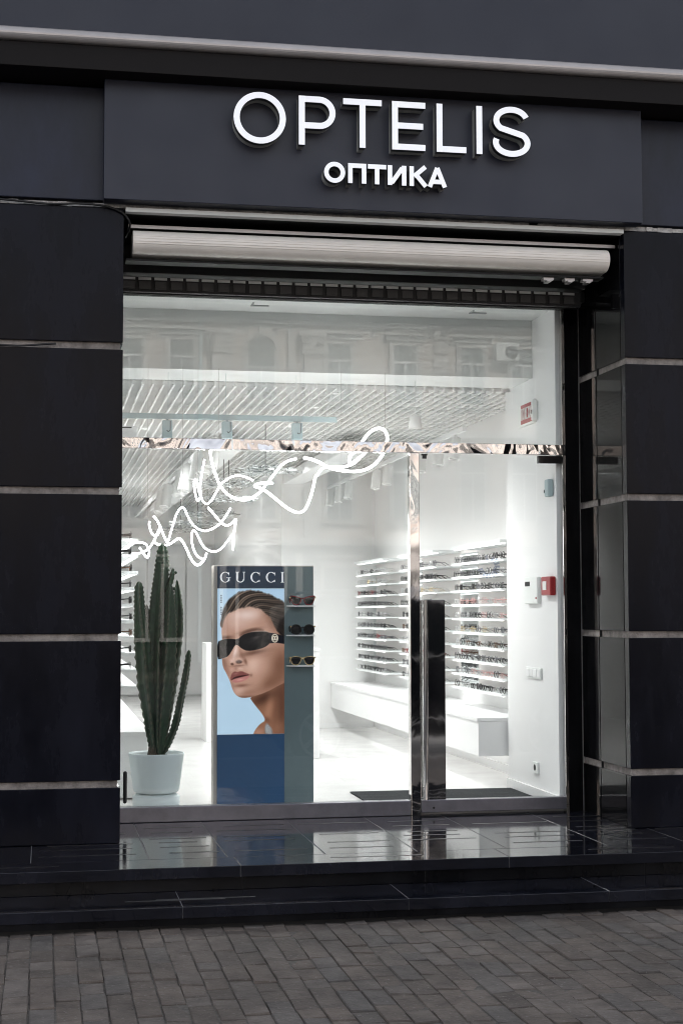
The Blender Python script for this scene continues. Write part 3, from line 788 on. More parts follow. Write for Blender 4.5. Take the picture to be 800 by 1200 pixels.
for px, py in ((451, 503), (352, 538), (256, 545), (232, 562), (214, 596), (173, 606), (400, 548)):
    p = at(px, py, .58)
    MB().tube([p, (p.x, p.y, 3.45)], .0012, 5).build('suspension_wire', M['strip'], neon)

# ---------------------------------------------------------------- fittings on the near right wall (faces the shop, -x)
WX = 3.689
def wallbox(y0, y1, z0, z1, d, m, parent, name, bevel=.004, x=WX): return box(name, m, x-d, x, y0, y1, z0, z1, parent, bevel)
es = thing('fire_sign', 'red sign with white lettering in a pale frame high on the right wall', 'sign', (WX, .63, 3.17))
wallbox(.50, .90, 3.085, 3.265, .030, M['plast'], es, 'sign_frame')
wallbox(.515, .80, 3.10, 3.25, .0335, M['red'], es, 'sign_face', .001)
lt = MB()
# lettering runs along +y -> reads from the shop side: left is larger y
word = 'ПОЖЕЖА'
yy = .785; lw = .036
for ch in word:
    chh = {'О': 'O', 'Е': 'E'}.get(ch, ch)
    for pts, cl in glyph(chh, 0, lw, 3.13, 3.222, .009):
        L_, R_ = stroke_poly(pts, .009, cl); n = len(pts)
        vs = []
        for xo in (WX-.0355, WX-.0340):
            vs += [(xo, yy-p.x, p.y) for p in L_]+[(xo, yy-p.x, p.y) for p in R_]
        m_ = n if cl else n-1
        fs = []
        for i in range(m_):
            j = (i+1) % n
            fs += [(i, j, n+j, n+i), (i, 2*n+i, 2*n+j, j), (n+i, n+j, 3*n+j, 3*n+i)]
        lt.add(vs, fs)
    yy -= .0445
lt.build('sign_lettering', M['plast'], es)
wallbox(.47, .499, 3.10, 3.25, .045, M['plast'], es, 'sign_end')
wallbox(.476, .488, 3.15, 3.18, .047, M['blackgloss'], es, 'indicator', .001)

fc = thing('fire_call_point', 'red fire call point with a white plate on the right wall', 'call point')
wallbox(.06+.02, .30, 1.76, 1.90, .045, M['red'], fc, 'call_box', .010)
wallbox(.17, .255, 1.80, 1.865, .048, M['plast'], fc, 'call_plate', .002)
th = thing('thermostat', 'white wall thermostat with a small dark display left of the red call point', 'thermostat')
wallbox(.44, .76, 1.70, 1.905, .030, M['plast'], th, 'thermostat_body', .006)
wallbox(.62, .74, 1.835, 1.87, .032, M['alu_dark'], th, 'display', .001)
MB().box(WX-.033, WX-.029, .455, .475, 1.735, 1.750).build('indicator', M['red'], th)
sw = thing('light_switch', 'white plate of four rocker switches on the right wall', 'switch')
wallbox(.42, .80, 1.13, 1.215, .012, M['plast'], sw, 'switch_plate', .003)
for k in range(4): wallbox(.437+k*.09, .513+k*.09, 1.142, 1.203, .018, M['white_gloss'], sw, 'rocker', .003)
so = thing('power_socket', 'white power socket low on the right wall', 'socket')
wallbox(.53, .65, .415, .50, .014, M['plast'], so, 'socket_plate', .003)
MB().tube([(WX-.0165, .59, .458), (WX-.012, .59, .458)], .024, 20).build('socket_well', M['alu_dark'], so)
se = thing('door_sensor', 'pale upright sensor box on the right wall above door height', 'sensor')
wallbox(.11, .20, 2.49, 2.62, .045, M['plast_b'], se, 'sensor_body', .012)
wallbox(.19, .205, 2.52, 2.545, .047, M['alu_dark'], se, 'sensor_eye', .002)

# ---------------------------------------------------------------- shelves on the right wall
SX0, SX1 = 3.72, 3.985
SZ = [2.085, 1.960, 1.834, 1.708, 1.582, 1.457, 1.331, 1.205, 1.080, .955]
BAYN = [('nearest', 1.60, 3.23), ('middle', 3.89, 5.45), ('far', 6.20, 7.83)]
def shelf_bay(nm, y0, y1, label):
    t = thing('shelf_bay', label, 'shelf', (SX1, (y0+y1)/2, .9), 'white lit shelf bays for glasses')
    box('back_panel', M['shelfback'], SX1+.002, 3.998, y0+.01, y1+.64, .90, 2.23, t)
    box('canopy', M['shelf'], SX0-.01, SX1, y0, y1, 2.212, 2.240, t, .002)
    box('led_strip', M['led'], SX0+.03, SX0+.045, y0+.01, y1-.01, 2.207, 2.2115, t)
    for z in SZ:
        s = MB().box(SX0+.0085, SX1, y0, y1, z-.015, z-.0005).box(SX0, SX0+.008, y0, y1, z-.0165, z).build('shelf', M['shelf'], t)
        box('led_strip', M['led'], SX0+.012, SX0+.022, y0+.01, y1-.01, z-.019, z-.0155, s)
    box('mirror_strip', M['mirror'], SX1-.004, SX1+.0015, y1+.012, y1+.635, .90, 2.20, t)
    return t
shelf_bay(*BAYN[0], 'white lit wall shelves of the bay nearest the door')
shelf_bay(*BAYN[1], 'white lit wall shelves of the middle bay, partly behind the door post')
shelf_bay(*BAYN[2], 'white lit wall shelves of the far bay, left of the door post')
bn = thing('wall_bench', 'long white floating bench cabinet below the right wall shelves', 'cabinet', (3.7, 4.5, .4))
box('bench_top', M['white_gloss'], 3.44, 3.998, 1.36, 8.0-.005, .755, .785, bn, .003)
for a, b in ((1.362, 3.2), (3.206, 5.2), (5.206, 7.99)): box('bench_front', M['white_gloss'], 3.45, 3.998, a, b, .475, .754, bn, .003)
box('led_strip', M['led'], 3.9, 3.93, 1.4, 7.9, .467, .4735, bn)

# left wall shelves + bench
ls = thing('shelf_bay', 'white lit wall shelves seen end on beside the left pillar', 'shelf', (.4, 2, .9), 'white lit shelf bays for glasses')
box('back_panel', M['shelfback'], .302, .316, 1.10, 5.0, .9, 2.35, ls)
LZ = [2.199, 2.078, 1.955, 1.832, 1.709, 1.587, 1.462, 1.340, 1.215, 1.092]
LZ = [2.205, 2.083, 1.956, 1.834, 1.708, 1.583, 1.458, 1.334, 1.209, 1.083]
for i, z in enumerate(LZ):
    s = MB().box(.317, .6965, 1.10, 5.0, z-.014, z-.0005).box(.697, .705, 1.10, 5.0, z-.024, z).box(.317, .6965, 1.09, 1.0995, z-.024, z).build('shelf', M['shelf'], ls)
    box('led_strip', M['led'], .67, .69, 1.12, 4.98, z-.0175, z-.0145, s)
lb = thing('wall_bench', 'white low bench cabinet below the left shelves behind the cactus', 'cabinet', (.5, 3, .3))
box('bench_top', M['white_gloss'], .302, .80, 1.08, 6.0, .715, .74, lb, .003)
box('bench_front', M['white_gloss'], .302, .785, 1.10, 6.0, ZF+.01, .714, lb, .003)

# ---------------------------------------------------------------- spectacles
def ring_pts(cx, cz, rx, rz, ex, n=14):
    out = []
    for k in range(n):
        a = 2*math.pi*k/n; c, s = math.cos(a), math.sin(a)
        out.append((cx+rx*math.copysign(abs(c)**ex, c), 0, cz+rz*math.copysign(abs(s)**ex, s)))
    return out
def glasses_mesh(mframe, mlens, rx=.026, rz=.020, ex=.8, tr=.0026, name='glasses'):
    mb = MB(); lens = MB()
    for s in (-1, 1):
        rp = ring_pts(s*.034, rz+.004, rx, rz, ex)
        mb.tube(rp+[rp[0], rp[1]], tr, 5, False)
        lens.add([Vector(p) for p in rp], [tuple(range(len(rp)))])
        xx = s*(.034+rx)
        mb.tube([(xx, 0, rz*1.45), (s*.066, .01, rz*1.5), (s*.067, .085, rz*1.3), (s*.066, .130, .004)], tr*.9, 5)
    mb.tube([(-.034+rx*.95, -.001, rz*1.35), (0, -.004, rz*1.55), (.034-rx*.95, -.001, rz*1.35)], tr, 5)
    nf = len(mb.f)
    mb.add(lens.v, lens.f)
    me = bpy.data.meshes.new(name); me.from_pydata(mb.v, [], mb.f); me.materials.append(mframe); me.materials.append(mlens)
    for i, p in enumerate(me.polygons):
        p.use_smooth = i < nf; p.material_index = 0 if i < nf else 1
    return me
clear = glass_mat('clear_lens', (.96, .97, .97), .03)
dark_l = mat('dark_lens', (.009, .009, .011), .22, spec=.3)
brown_l = mat('brown_lens', (.06, .035, .025), .08)
FR = {'black': mat('black_acetate', (.008, .008, .009), .25), 'tortoiseshell': mat('tortoise_acetate', (.10, .045, .02), .25, noise=(90, .6)),
      'red': mat('red_acetate', (.25, .02, .025), .25), 'silver': mat('silver_wire', (.5, .5, .5), .25, 1.0), 'gold': M['gold'],
      'pink': mat('pink_acetate', (.62, .32, .30), .3), 'grey': mat('grey_acetate', (.10, .10, .11), .3), 'blue': mat('blue_acetate', (.05, .09, .26), .3)}
GM = {}
for c in FR:
    thin = c in ('silver', 'gold', 'pink')
    GM[c] = [glasses_mesh(FR[c], clear, .025, .019, .75, .0016 if thin else .0030), glasses_mesh(FR[c], clear, .024, .022, 1.0, .0016 if thin else .0027)]
GM['dark'] = [glasses_mesh(FR['black'], dark_l, .027, .021, .7, .0032)]
nth = ['first', 'second', 'third', 'fourth', 'fifth', 'sixth', 'seventh', 'eighth', 'ninth', 'tenth', 'eleventh', 'twelfth']
rg = random.Random(11)
rowpal = {
 'nearest': [['black', 'black', 'dark', 'grey'], ['black', 'silver', 'grey'], ['black', 'silver', 'grey', 'dark'], ['pink', 'silver', 'pink', 'silver', 'black'], ['pink', 'silver', 'silver', 'black'],
             ['silver', 'grey', 'gold'], ['silver', 'black', 'tortoiseshell', 'black'], ['black', 'black', 'grey'], ['pink', 'grey', 'black', 'silver'], ['black', 'black', 'silver', 'dark']],
 'middle': [['silver', 'grey'], ['black', 'dark'], ['silver', 'gold', 'black'], ['black'], ['grey', 'black'], ['black', 'tortoiseshell'], ['black', 'silver'], ['red', 'tortoiseshell'], ['black', 'grey'], ['black', 'silver']],
 'far': [['silver', 'silver', 'black', 'silver'], ['silver', 'silver', 'silver', 'gold'], ['red', 'black', 'black', 'silver', 'black', 'grey'], ['black', 'black', 'blue', 'black', 'black', 'grey'], ['grey', 'silver', 'silver', 'grey'], ['black', 'grey', 'black'],
         ['black', 'grey', 'black', 'red', 'black', 'black'], ['black', 'black', 'red', 'grey', 'black', 'black'], ['black', 'black', 'grey'], ['silver', 'black', 'grey']]}
cname = {'dark': 'black sunglasses', 'black': 'black-framed glasses', 'tortoiseshell': 'brown tortoiseshell glasses', 'red': 'red-framed glasses', 'silver': 'silver-rimmed glasses',
         'gold': 'gold-rimmed glasses', 'pink': 'pink-framed glasses', 'grey': 'grey-framed glasses', 'blue': 'blue-framed glasses'}
def glasses(c, loc, rz, label, group):
    o = bpy.data.objects.new('glasses', rg.choice(GM[c])); COL.objects.link(o)
    o.location = loc; o.rotation_euler = (0, 0, rz); o.scale = (1.04, 1.0, 1.18); tag(o, label, 'glasses', group); return o
for nm, y0, y1 in BAYN:
    for si, z in enumerate(SZ):
        n = 9
        L_ = (y1-y0-.12)
        for k in range(n):
            y = y0 + .10 + L_*k/(n-1)*.97
            c = rowpal[nm][si][(k*3//2 + rg.randint(0, 1)) % len(rowpal[nm][si])]
            glasses(c, (SX0+.035+rg.uniform(-.006, .006), y, z+.0005), R(-90)+rg.uniform(-.10, .10),
                    '%s, %s from near end of %s shelf down, %s bay' % (cname[c], nth[k], nth[si], nm), 'glasses on the right wall shelves')
for si, z in enumerate(LZ[:-1]):
    for k in range(2):
        c = rg.choice(['dark', 'black', 'black', 'tortoiseshell'])
        glasses(c, (.655, 1.20+k*.16, z+.0005), R(90)+rg.uniform(-.1, .1), '%s, %s on %s shelf down beside the left pillar' % (cname[c], ('front', 'back')[k], nth[si]), 'glasses on the left wall shelves')

# ---------------------------------------------------------------- furniture behind the stand
dc = thing('drawer_cabinet', 'white drawer cabinet standing behind the left edge of the poster stand', 'cabinet', (1.9, 6.4, ZF))
box('cabinet_body', M['white'], 1.745, 2.2, 6.18, 6.7, ZF, 1.30, dc, .003)
for k in range(9): box('drawer', M['shelfback'], 1.80, 2.195, 6.165, 6.182, ZF+.02+k*.117, ZF+.125+k*.117, dc, .003)
cu = thing('counter', 'plain white counter standing behind the right side of the poster stand', 'counter', (2.4, 4.3, ZF))
box('counter_body', M['white'], 2.30, 2.62, 4.05, 4.7, ZF, 1.26, cu, .003)
box('counter_top', M['white_gloss'], 2.29, 2.63, 4.04, 4.71, 1.261, 1.285, cu, .003)

# =================================================================== CACTUS
ct = thing('potted_cactus', 'tall dark green column cactus in a pale round pot behind the window', 'cactus', (.815, .60, ZF))
CX, CY = .815, .60
MB().lathe([(.001, .105), (.130, .105), (.160, .115), (.170, .15), (.199, .375), (.202, .392), (.196, .394), (.190, .375), (.185, .35), (.001, .35)], (CX, CY, ZF), 56).build('pot', M['pot'], ct, fix=True)
MB().lathe([(.001, 0), (.165, 0), (.170, .01), (.171, .082), (.160, .085), (.150, .098), (.001, .098)], (CX, CY, ZF), 56).build('pot_saucer', M['pot'], ct)
sm = MB(); n = 40
vs = [(CX, CY, ZF+.365)]; fs = []
for j in range(1, 7):
    for k in range(n):
        a = 2*math.pi*k/n; r = .186*j/6
        vs.append((CX+r*math.cos(a), CY+r*math.sin(a), ZF+.36+.008*mnoise.noise(Vector((r*math.cos(a)*40, r*math.sin(a)*40, 1)))))
for k in range(n): fs.append((0, 1+k, 1+(k+1) % n))
for j in range(5):
    for k in range(n): fs.append((1+j*n+k, 1+(j+1)*n+k, 1+(j+1)*n+(k+1) % n, 1+j*n+(k+1) % n))
sm.add(vs, fs, True).build('soil', M['soil'], ct, fix=False)

def cactus_stem(pix, yoff, ribs=5, seed=0, rib=.46, bump=.11, tip=True):
    """pix: list of (px, py, width px) from the base up to the tip; ribbed column with wavy edges"""
    q = random.Random(seed)
    pts = [at(a, b, CY+yoff(i/(len(pix)-1)) if callable(yoff) else CY+yoff) for i, (a, b, w) in enumerate(pix)]
    rad = [w/2/152.0 for _, _, w in pix]
    sub = 14; P = []; Rr = []
    for i in range(len(pts)-1):
        p0, p1, p2, p3 = pts[max(i-1, 0)], pts[i], pts[i+1], pts[min(i+2, len(pts)-1)]
        for k in range(sub):
            t = k/sub
            P.append(.5*((2*p1)+(p2-p0)*t+(2*p0-5*p1+4*p2-p3)*t*t+(3*p1-p0-3*p2+p3)*t**3)); Rr.append(rad[i]*(1-t)+rad[i+1]*t)
    P.append(pts[-1]); Rr.append(rad[-1])
    n = ribs*8; vs = []; fs = []; rc = []
    ln = 0; tw = q.uniform(0, 6.28)
    for i, p in enumerate(P):
        if i: ln += (P[i]-P[i-1]).length
        e = len(P)-1-i
        tipf = min(1, math.sqrt(min(1, (e+.35)/9.0))) if tip else 1
        sc_ = 1 + bump*math.sin(ln*2*math.pi/.034) + .10*mnoise.noise(Vector((ln*9, seed, 0)))
        for k in range(n):
            a = 2*math.pi*k/n
            ph = (math.cos(a*ribs+tw)+1)/2
            prof = (1-rib) + rib*ph**1.6
            r = Rr[i]*tipf*prof*(1+(sc_-1)*ph)*.98
            r *= 1+.03*mnoise.noise(Vector((a*2, ln*30, seed)))
            vs.append(p+Vector((math.cos(a)*r, math.sin(a)*r, 0))); rc.append(max(0, (ph-.86)/.14)*(.35+.65*(math.sin(ln*2*math.pi/.034) > .2)))
    for i in range(len(P)-1):
        for k in range(n): fs.append((i*n+k, i*n+(k+1) % n, (i+1)*n+(k+1) % n, (i+1)*n+k))
    vs.append(P[-1]+Vector((0, 0, Rr[-1]*.25))); t_ = len(vs)-1
    for k in range(n): fs.append(((len(P)-1)*n+k, (len(P)-1)*n+(k+1) % n, t_))
    o = MB().add(vs, fs, True).build('cactus_stem', M['cactus'], ct)
    rc.append(0); ca_ = o.data.color_attributes.new('rib', 'FLOAT_COLOR', 'POINT')
    for i, v in enumerate(rc): ca_.data[i].color = (v, v, v, 1)
    return o
cactus_stem([(184, 888, 12), (183, 850, 20), (183, 800, 25), (184, 740, 24), (186, 700, 21), (189, 670, 18), (190, 650, 15), (190.5, 637, 9)], 0.0, 5, 1)
cactus_stem([(181, 886, 8), (177, 850, 15), (171, 800, 20), (167, 750, 19), (164, 715, 13), (163, 692, 10.5), (163.5, 682, 8)], lambda t: -.045*min(1, t*2), 4, 2)
cactus_stem([(181, 880, 6), (179, 830, 12), (176, 770, 12), (173.5, 730, 9), (172, 709, 6)], lambda t: .02+.03*t, 4, 3)
cactus_stem([(187, 886, 8), (191, 840, 16), (196, 790, 21), (199, 740, 17), (199.5, 705, 11), (199.5, 684, 8)], lambda t: -.06*min(1, t*2), 4, 4, .48, .13)
cactus_stem([(189, 884, 7), (196, 840, 13), (203, 790, 16), (208.5, 740, 15), (209, 710, 12), (207.5, 680, 6.5)], lambda t: .02+.02*t, 4, 5)
cactus_stem([(189, 886, 7), (197, 872, 9), (206, 848, 10), (212, 820, 9), (217, 795, 8.5), (220.5, 772, 7), (221.5, 762, 5)], lambda t: .0-.03*t, 4, 6, .40, .16)
cactus_stem([(194, 694, 4), (198.5, 686, 7), (201.5, 676, 6.5), (203, 666, 5)], -.02, 4, 7, .25)
kn = MB()
for px, py, r in ((206, 671, .012), (204.5, 690, .014), (163, 684, .018)):
    c = at(px, py, CY-.02); kn.lathe([(.0005, -r), (r*.7, -r*.7), (r, 0), (r*.7, r*.7), (.0005, r)], tuple(c), 10)
kn.build('offshoot_buds', M['cactus'], ct)
bs = MB()
for k in range(7):
    a = k*.9; bs.tube([(CX-.02+.035*math.cos(a), CY+.035*math.sin(a), ZF+.355), (CX-.02+.026*math.cos(a), CY+.026*math.sin(a), ZF+.44)], [.018, .010], 7)
bs.build('woody_base', M['bark'], ct)

# =================================================================== POSTER STAND
ds = thing('display_stand', 'tall navy poster display with a woman in sunglasses and a grey glass side', 'display', (1.6, .55, ZF))
X0, X1, X2 = 1.246, 1.739, 1.955
FY = .50
box('stand_body', M['beige'], 1.220, X2+.004, FY+.012, FY+.16, ZF+.002, 1.985, ds, .002)
box('base_panel', M['blue'], X0, X1-.001, FY-.004, FY+.011, ZF+.006, .752, ds)
hp = box('header_panel', M['navy'], X0, X1-.001, FY-.004, FY+.011, 1.816, 1.978, ds)
box('grey_side_panel', M['greyglass'], X1+.001, X2, FY-.004, FY+.011, ZF+.006, 1.978, ds)
# serif letters with thick and thin strokes
def ring_arc(mb, cx, cz, rx, rz, a0, a1, wx, wz, y0, y1, n=28):
    vs = []; 
    for y in (y0, y1):
        for i in range(n+1):
            a = R(a0+(a1-a0)*i/n); vs.append((cx+rx*math.cos(a), y, cz+rz*math.sin(a)))
        for i in range(n+1):
            a = R(a0+(a1-a0)*i/n); vs.append((cx+(rx-wx)*math.cos(a), y, cz+(rz-wz)*math.sin(a)))
    q = n+1; fs = []
    for i in range(n):
        fs += [(i, i+1, q+i+1, q+i), (i, 2*q+i, 2*q+i+1, i+1), (q+i, q+i+1, 3*q+i+1, 3*q+i)]
    fs += [(0, q, 3*q, 2*q), (q-1, 3*q-1, 4*q-1, 2*q-1)]
    mb.add(vs, fs)
LP = [('G', 1.264, 1.340), ('U', 1.378, 1.452), ('C', 1.488, 1.565), ('C', 1.602, 1.678), ('I', 1.717, 1.738)]
lz0, lz1 = 1.859, 1.937
ya, yb = FY-.010, FY-.0045
for ch, a, b in LP:
    mb = MB(); cx, cz = (a+b)/2, (lz0+lz1)/2; rx, rz = (b-a)/2, (lz1-lz0)/2
    if ch in 'GC':
        ring_arc(mb, cx, cz, rx, rz, 42, 318, .0130, .0045, ya, yb)
        mb.box(b-.013, b-.009, ya, yb, lz1-.026, lz1-.004)
        if ch == 'C': mb.box(b-.013, b-.009, ya, yb, lz0+.004, lz0+.020)
        else:
            mb.box(b-.017, b-.006, ya, yb, lz0+.010, cz-.004); mb.box(b-.030, b+.002, ya-.0005, yb, cz-.006, cz-.002)
    elif ch == 'U':
        mb.box(a+.006, a+.018, ya, yb, cz-.012, lz1); mb.box(b-.014, b-.009, ya, yb, cz-.012, lz1)
        ring_arc(mb, (a+b)/2-.0015, cz-.012, rx-.0075, rz-.012, 180, 360, .010, .006, ya-.0005, yb)
        mb.box(a-.002, a+.026, ya-.0008, yb, lz1-.0035, lz1); mb.box(b-.022, b-.001, ya-.0008, yb, lz1-.0035, lz1)
    else:
        mb.box(cx-.006-.003, cx+.006-.003, ya, yb, lz0, lz1); mb.box(a-.004, b-.002, ya-.0008, yb, lz1-.0035, lz1); mb.box(a-.004, b-.002, ya-.0008, yb, lz0, lz0+.0035)
    mb.build('header_letter', M['letter_w'], hp)

# ---- the printed portrait: colours of the print painted per vertex in crop coordinates (600 x 1200)
def paint():
    nx, ny = 230, 440
    U, V = np.meshgrid(np.linspace(18, 590, nx), np.linspace(5, 1200, ny))
    def sd(poly):
        P = np.array(poly, float); inside = np.zeros(U.shape, bool); d = np.full(U.shape, 1e9)
        for i in range(len(P)):
            a, b = P[i], P[(i+1) % len(P)]
            ab = b-a; L2 = max(ab@ab, 1e-9)
            t = np.clip(((U-a[0])*ab[0]+(V-a[1])*ab[1])/L2, 0, 1)
            d = np.minimum(d, np.hypot(U-a[0]-t*ab[0], V-a[1]-t*ab[1]))
            c = ((a[1] > V) != (b[1] > V))
            with np.errstate(divide='ignore', invalid='ignore'):
                xi = (b[0]-a[0])*(V-a[1])/(b[1]-a[1] if b[1] != a[1] else 1e-9)+a[0]
            inside ^= (c & (U < xi))
        return np.where(inside, d, -d)
    def smooth(poly, it=2):
        P = [np.array(p, float) for p in poly]
        for _ in range(it):
            Q = []
            for i in range(len(P)):
                a, b = P[i], P[(i+1) % len(P)]
                Q += [a*.75+b*.25, a*.25+b*.75]
            P = Q
        return P
    C = np.zeros(U.shape+(3,)); C[:] = np.array([172, 199, 222.]) + (V/1200)[..., None]*np.array([10, 9, 6.])
    def over(mask, col, op=1.):
        m = (np.clip(mask, 0, 1)*op)[..., None]; C[:] = C*(1-m)+np.array(col, float)*m
    def poly(P, col, soft=2.5, op=1., clip=None, sm=1):
        m = np.clip(sd(smooth(P, sm) if sm else P)/soft*.5+.5, 0, 1)
        if clip is not None: m = m*clip
        over(m, col, op); return m
    def blob(cx, cy, rx, ry, col, op=1., rot=0, clip=None):
        c, s = math.cos(R(rot)), math.sin(R(rot)); du, dv = U-cx, V-cy
        a, b = (du*c+dv*s)/rx, (-du*s+dv*c)/ry
        m = np.exp(-(a*a+b*b)*1.2)
        if clip is not None: m = m*clip
        over(m, col, op)
    # label strip
    poly([(36, 10), (66, 10), (66, 255), (36, 255)], (196, 214, 228), 2, .8, sm=0)
    for k, v in enumerate(range(58, 226, 14)):
        if k in (5, 6): continue
        poly([(43, v), (56, v), (56, v+8), (43, v+8)], (70, 80, 95), 2, .8, sm=0)
    ear = poly([(40, 300), (48, 265), (62, 268), (60, 320), (50, 330)], (120, 88, 72), 3)
    neck = poly([(285, 890), (430, 840), (700, 640), (760, 1300), (310, 1300), (322, 1210), (340, 1168), (382, 1118), (432, 1092), (405, 1040), (345, 970)], (137, 95, 74), 3, sm=1)
    blob(570, 960, 60, 280, (84, 54, 42), .85, 0, neck); blob(420, 905, 150, 55, (70, 44, 34), .9, -22, neck)
    blob(455, 1010, 34, 120, (166, 119, 96), .75, 12, neck); blob(520, 1010, 24, 140, (110, 74, 58), .6, 8, neck); blob(370, 1185, 60, 36, (178, 134, 114), .75, 0, neck)
    blob(540, 1150, 50, 60, (140, 98, 78), .5, 0, neck); blob(440, 1085, 40, 26, (92, 60, 46), .6, 30, neck)
    face = poly([(60, 285), (85, 225), (150, 180), (220, 155), (300, 145), (380, 160), (440, 205), (530, 270), (600, 330), (680, 420), (680, 745), (560, 795), (430, 862), (310, 897), (240, 905), (188, 890), (152, 848), (128, 770), (98, 705), (66, 650), (56, 580), (60, 430), (52, 350)], (183, 142, 124), 3)
    blob(255, 225, 150, 55, (222, 196, 188), .95, -6, face); blob(180, 290, 110, 60, (206, 170, 158), .7, 0, face); blob(80, 330, 26, 90, (160, 120, 106), .6, 0, face)
    blob(480, 270, 60, 130, (120, 83, 66), .85, -30, face); blob(400, 300, 60, 60, (170, 128, 112), .5, 0, face)
    # cheek in shade to the right, light falls from the left
    blob(560, 640, 110, 190, (112, 75, 58), .9, 10, face); blob(470, 780, 150, 70, (120, 82, 64), .85, -28, face)
    blob(380, 560, 120, 30, (150, 108, 90), .6, -8, face)
    blob(330, 640, 70, 80, (214, 176, 160), .8, 20, face); blob(400, 640, 60, 60, (190, 148, 130), .5, 0, face); blob(350, 760, 60, 60, (186, 144, 126), .5, 0, face)
    blob(78, 620, 24, 70, (138, 100, 86), .9, -12, face); blob(105, 690, 24, 50, (150, 110, 96), .6, -25, face)
    blob(205, 848, 55, 34, (204, 166, 150), .85, 0, face); blob(290, 862, 90, 26, (140, 100, 84), .6, -8, face); blob(240, 900, 120, 16, (104, 70, 56), .85, -4, face)
    blob(225, 802, 66, 14, (116, 80, 68), .8, -4, face); blob(148, 800, 16, 50, (150, 112, 98), .6, -15, face)
    # brows
    poly([(205, 385), (260, 350), (330, 332), (385, 338), (420, 352), (350, 352), (280, 368), (215, 400)], (84, 56, 46), 12, .85)
    blob(300, 352, 110, 16, (96, 66, 54), .7, -12, face); blob(85, 408, 70, 16, (92, 62, 50), .9, -4, face)
    # nose
    poly([(178, 462), (208, 500), (238, 552), (260, 596), (246, 622), (208, 634), (160, 634), (132, 630), (112, 590), (132, 540)], (190, 150, 134), 8, .9)
    poly([(205, 500), (240, 550), (262, 598), (244, 618), (222, 580)], (140, 100, 84), 14, .75)
    blob(168, 530, 15, 62, (232, 204, 194), .95, 13); blob(140, 600, 16, 22, (212, 176, 164), .8)
    poly([(172, 604), (205, 590), (232, 604), (222, 620), (186, 622)], (62, 36, 30), 7, .95); poly([(128, 622), (150, 614), (160, 632), (140, 636)], (72, 44, 36), 6, .9)
    blob(260, 606, 12, 28, (112, 76, 62), .85, -16); blob(195, 640, 60, 9, (120, 84, 72), .7, -4)
    blob(178, 660, 14, 18, (160, 120, 106), .8); blob(215, 664, 26, 12, (206, 168, 154), .7, 8); blob(140, 672, 16, 16, (196, 158, 146), .6)
    # mouth
    poly([(128, 748), (138, 706), (164, 684), (190, 693), (222, 682), (262, 699), (306, 716), (240, 728), (170, 735), (140, 764)], (122, 74, 70), 5)
    poly([(138, 762), (165, 738), (235, 726), (304, 718), (270, 752), (215, 775), (160, 779)], (178, 118, 112), 5)
    poly([(134, 758), (165, 730), (235, 717), (300, 715), (240, 729), (172, 744)], (48, 27, 27), 4, .95)
    blob(212, 754, 38, 8, (212, 158, 150), .75, -8); blob(175, 705, 26, 8, (160, 108, 102), .6, -10); blob(306, 718, 14, 14, (110, 74, 62), .6)
    # hair
    jit = 3*np.sin(U*.07)+1.5*np.sin(U*.19+V*.05); V0 = V; V = V+jit
    hair = poly([(58, 330), (46, 290), (62, 180), (95, 120), (150, 65), (215, 28), (300, 18), (380, 28), (470, 55), (540, 90), (680, 170), (680, 480), (570, 410), (525, 345), (500, 300), (475, 250), (430, 205), (375, 168), (300, 152), (220, 163), (150, 188), (105, 212), (82, 240), (66, 280)], (50, 41, 36), 8); V = V0
    ang = np.arctan2(V-430, U-330); rad = np.hypot(U-330, V-430)
    sp = rad-120*ang + 10*np.sin(ang*5+rad*.02)
    wv = .5+.5*np.sin(sp*.115); wf = .5+.5*np.sin(sp*.31+2*np.sin(ang*3))
    lit = np.exp(-((ang+1.9)/.55)**2)
    over(hair*np.clip(wv*.6+wf*.4-.45, 0, 1)*1.9, (132, 112, 98), .35+.65*lit)
    over(hair*np.clip(.42-(wv*.5+wf*.5), 0, 1)*2.2, (16, 12, 11), .85)
    blob(560, 300, 60, 140, (24, 19, 17), .8, 0, hair)
    # sunglasses
    blob(330, 532, 130, 22, (92, 60, 48), .8, -10, face)
    poly([(16, 445), (60, 424), (130, 416), (190, 425), (230, 388), (285, 368), (345, 357), (425, 356), (470, 374), (478, 400), (470, 455), (425, 490), (345, 512), (275, 520), (225, 500), (195, 470), (170, 468), (150, 502), (112, 562), (60, 580), (16, 586)], (11, 11, 14), 3, sm=1)
    poly([(455, 368), (520, 378), (604, 405), (604, 465), (520, 452), (462, 458)], (18, 19, 26), 3, sm=0)
    blob(320, 440, 90, 34, (34, 31, 33), .8, -8); blob(350, 408, 46, 10, (66, 58, 58), .6, -10); blob(75, 500, 40, 40, (30, 29, 33), .7)
    poly([(288, 366), (345, 353), (430, 352), (468, 368), (430, 362), (345, 363)], (160, 142, 132), 3, .7, sm=0)
    e = np.hypot((U-510)/31, (V-415)/37); ea = np.arctan2(V-415, U-510)
    over(np.clip((1-e)*12, 0, 1), (206, 196, 180))
    over(np.clip((.80-e)*9, 0, 1), (54, 46, 40), .9)
    for dx in (-9, 9):
        r_ = np.hypot((U-510-dx)/13, (V-415)/17); over(np.clip((.30-abs(r_-.85))*6, 0, 1), (222, 212, 196), .95)
        over(np.clip((7-abs(U-510-dx*1.6))*.5, 0, 1)*np.clip((2.5-abs(V-415))*.6, 0, 1), (222, 212, 196), .95)
    # necklace
    nk = poly([(425, 1135), (440, 1112), (460, 1128), (482, 1160), (494, 1205), (425, 1205)], (34, 34, 38), 3)
    over(nk*((np.sin(U*.30+V*.06)*np.sin(V*.21-U*.05)) > .12), (236, 236, 236), .95)
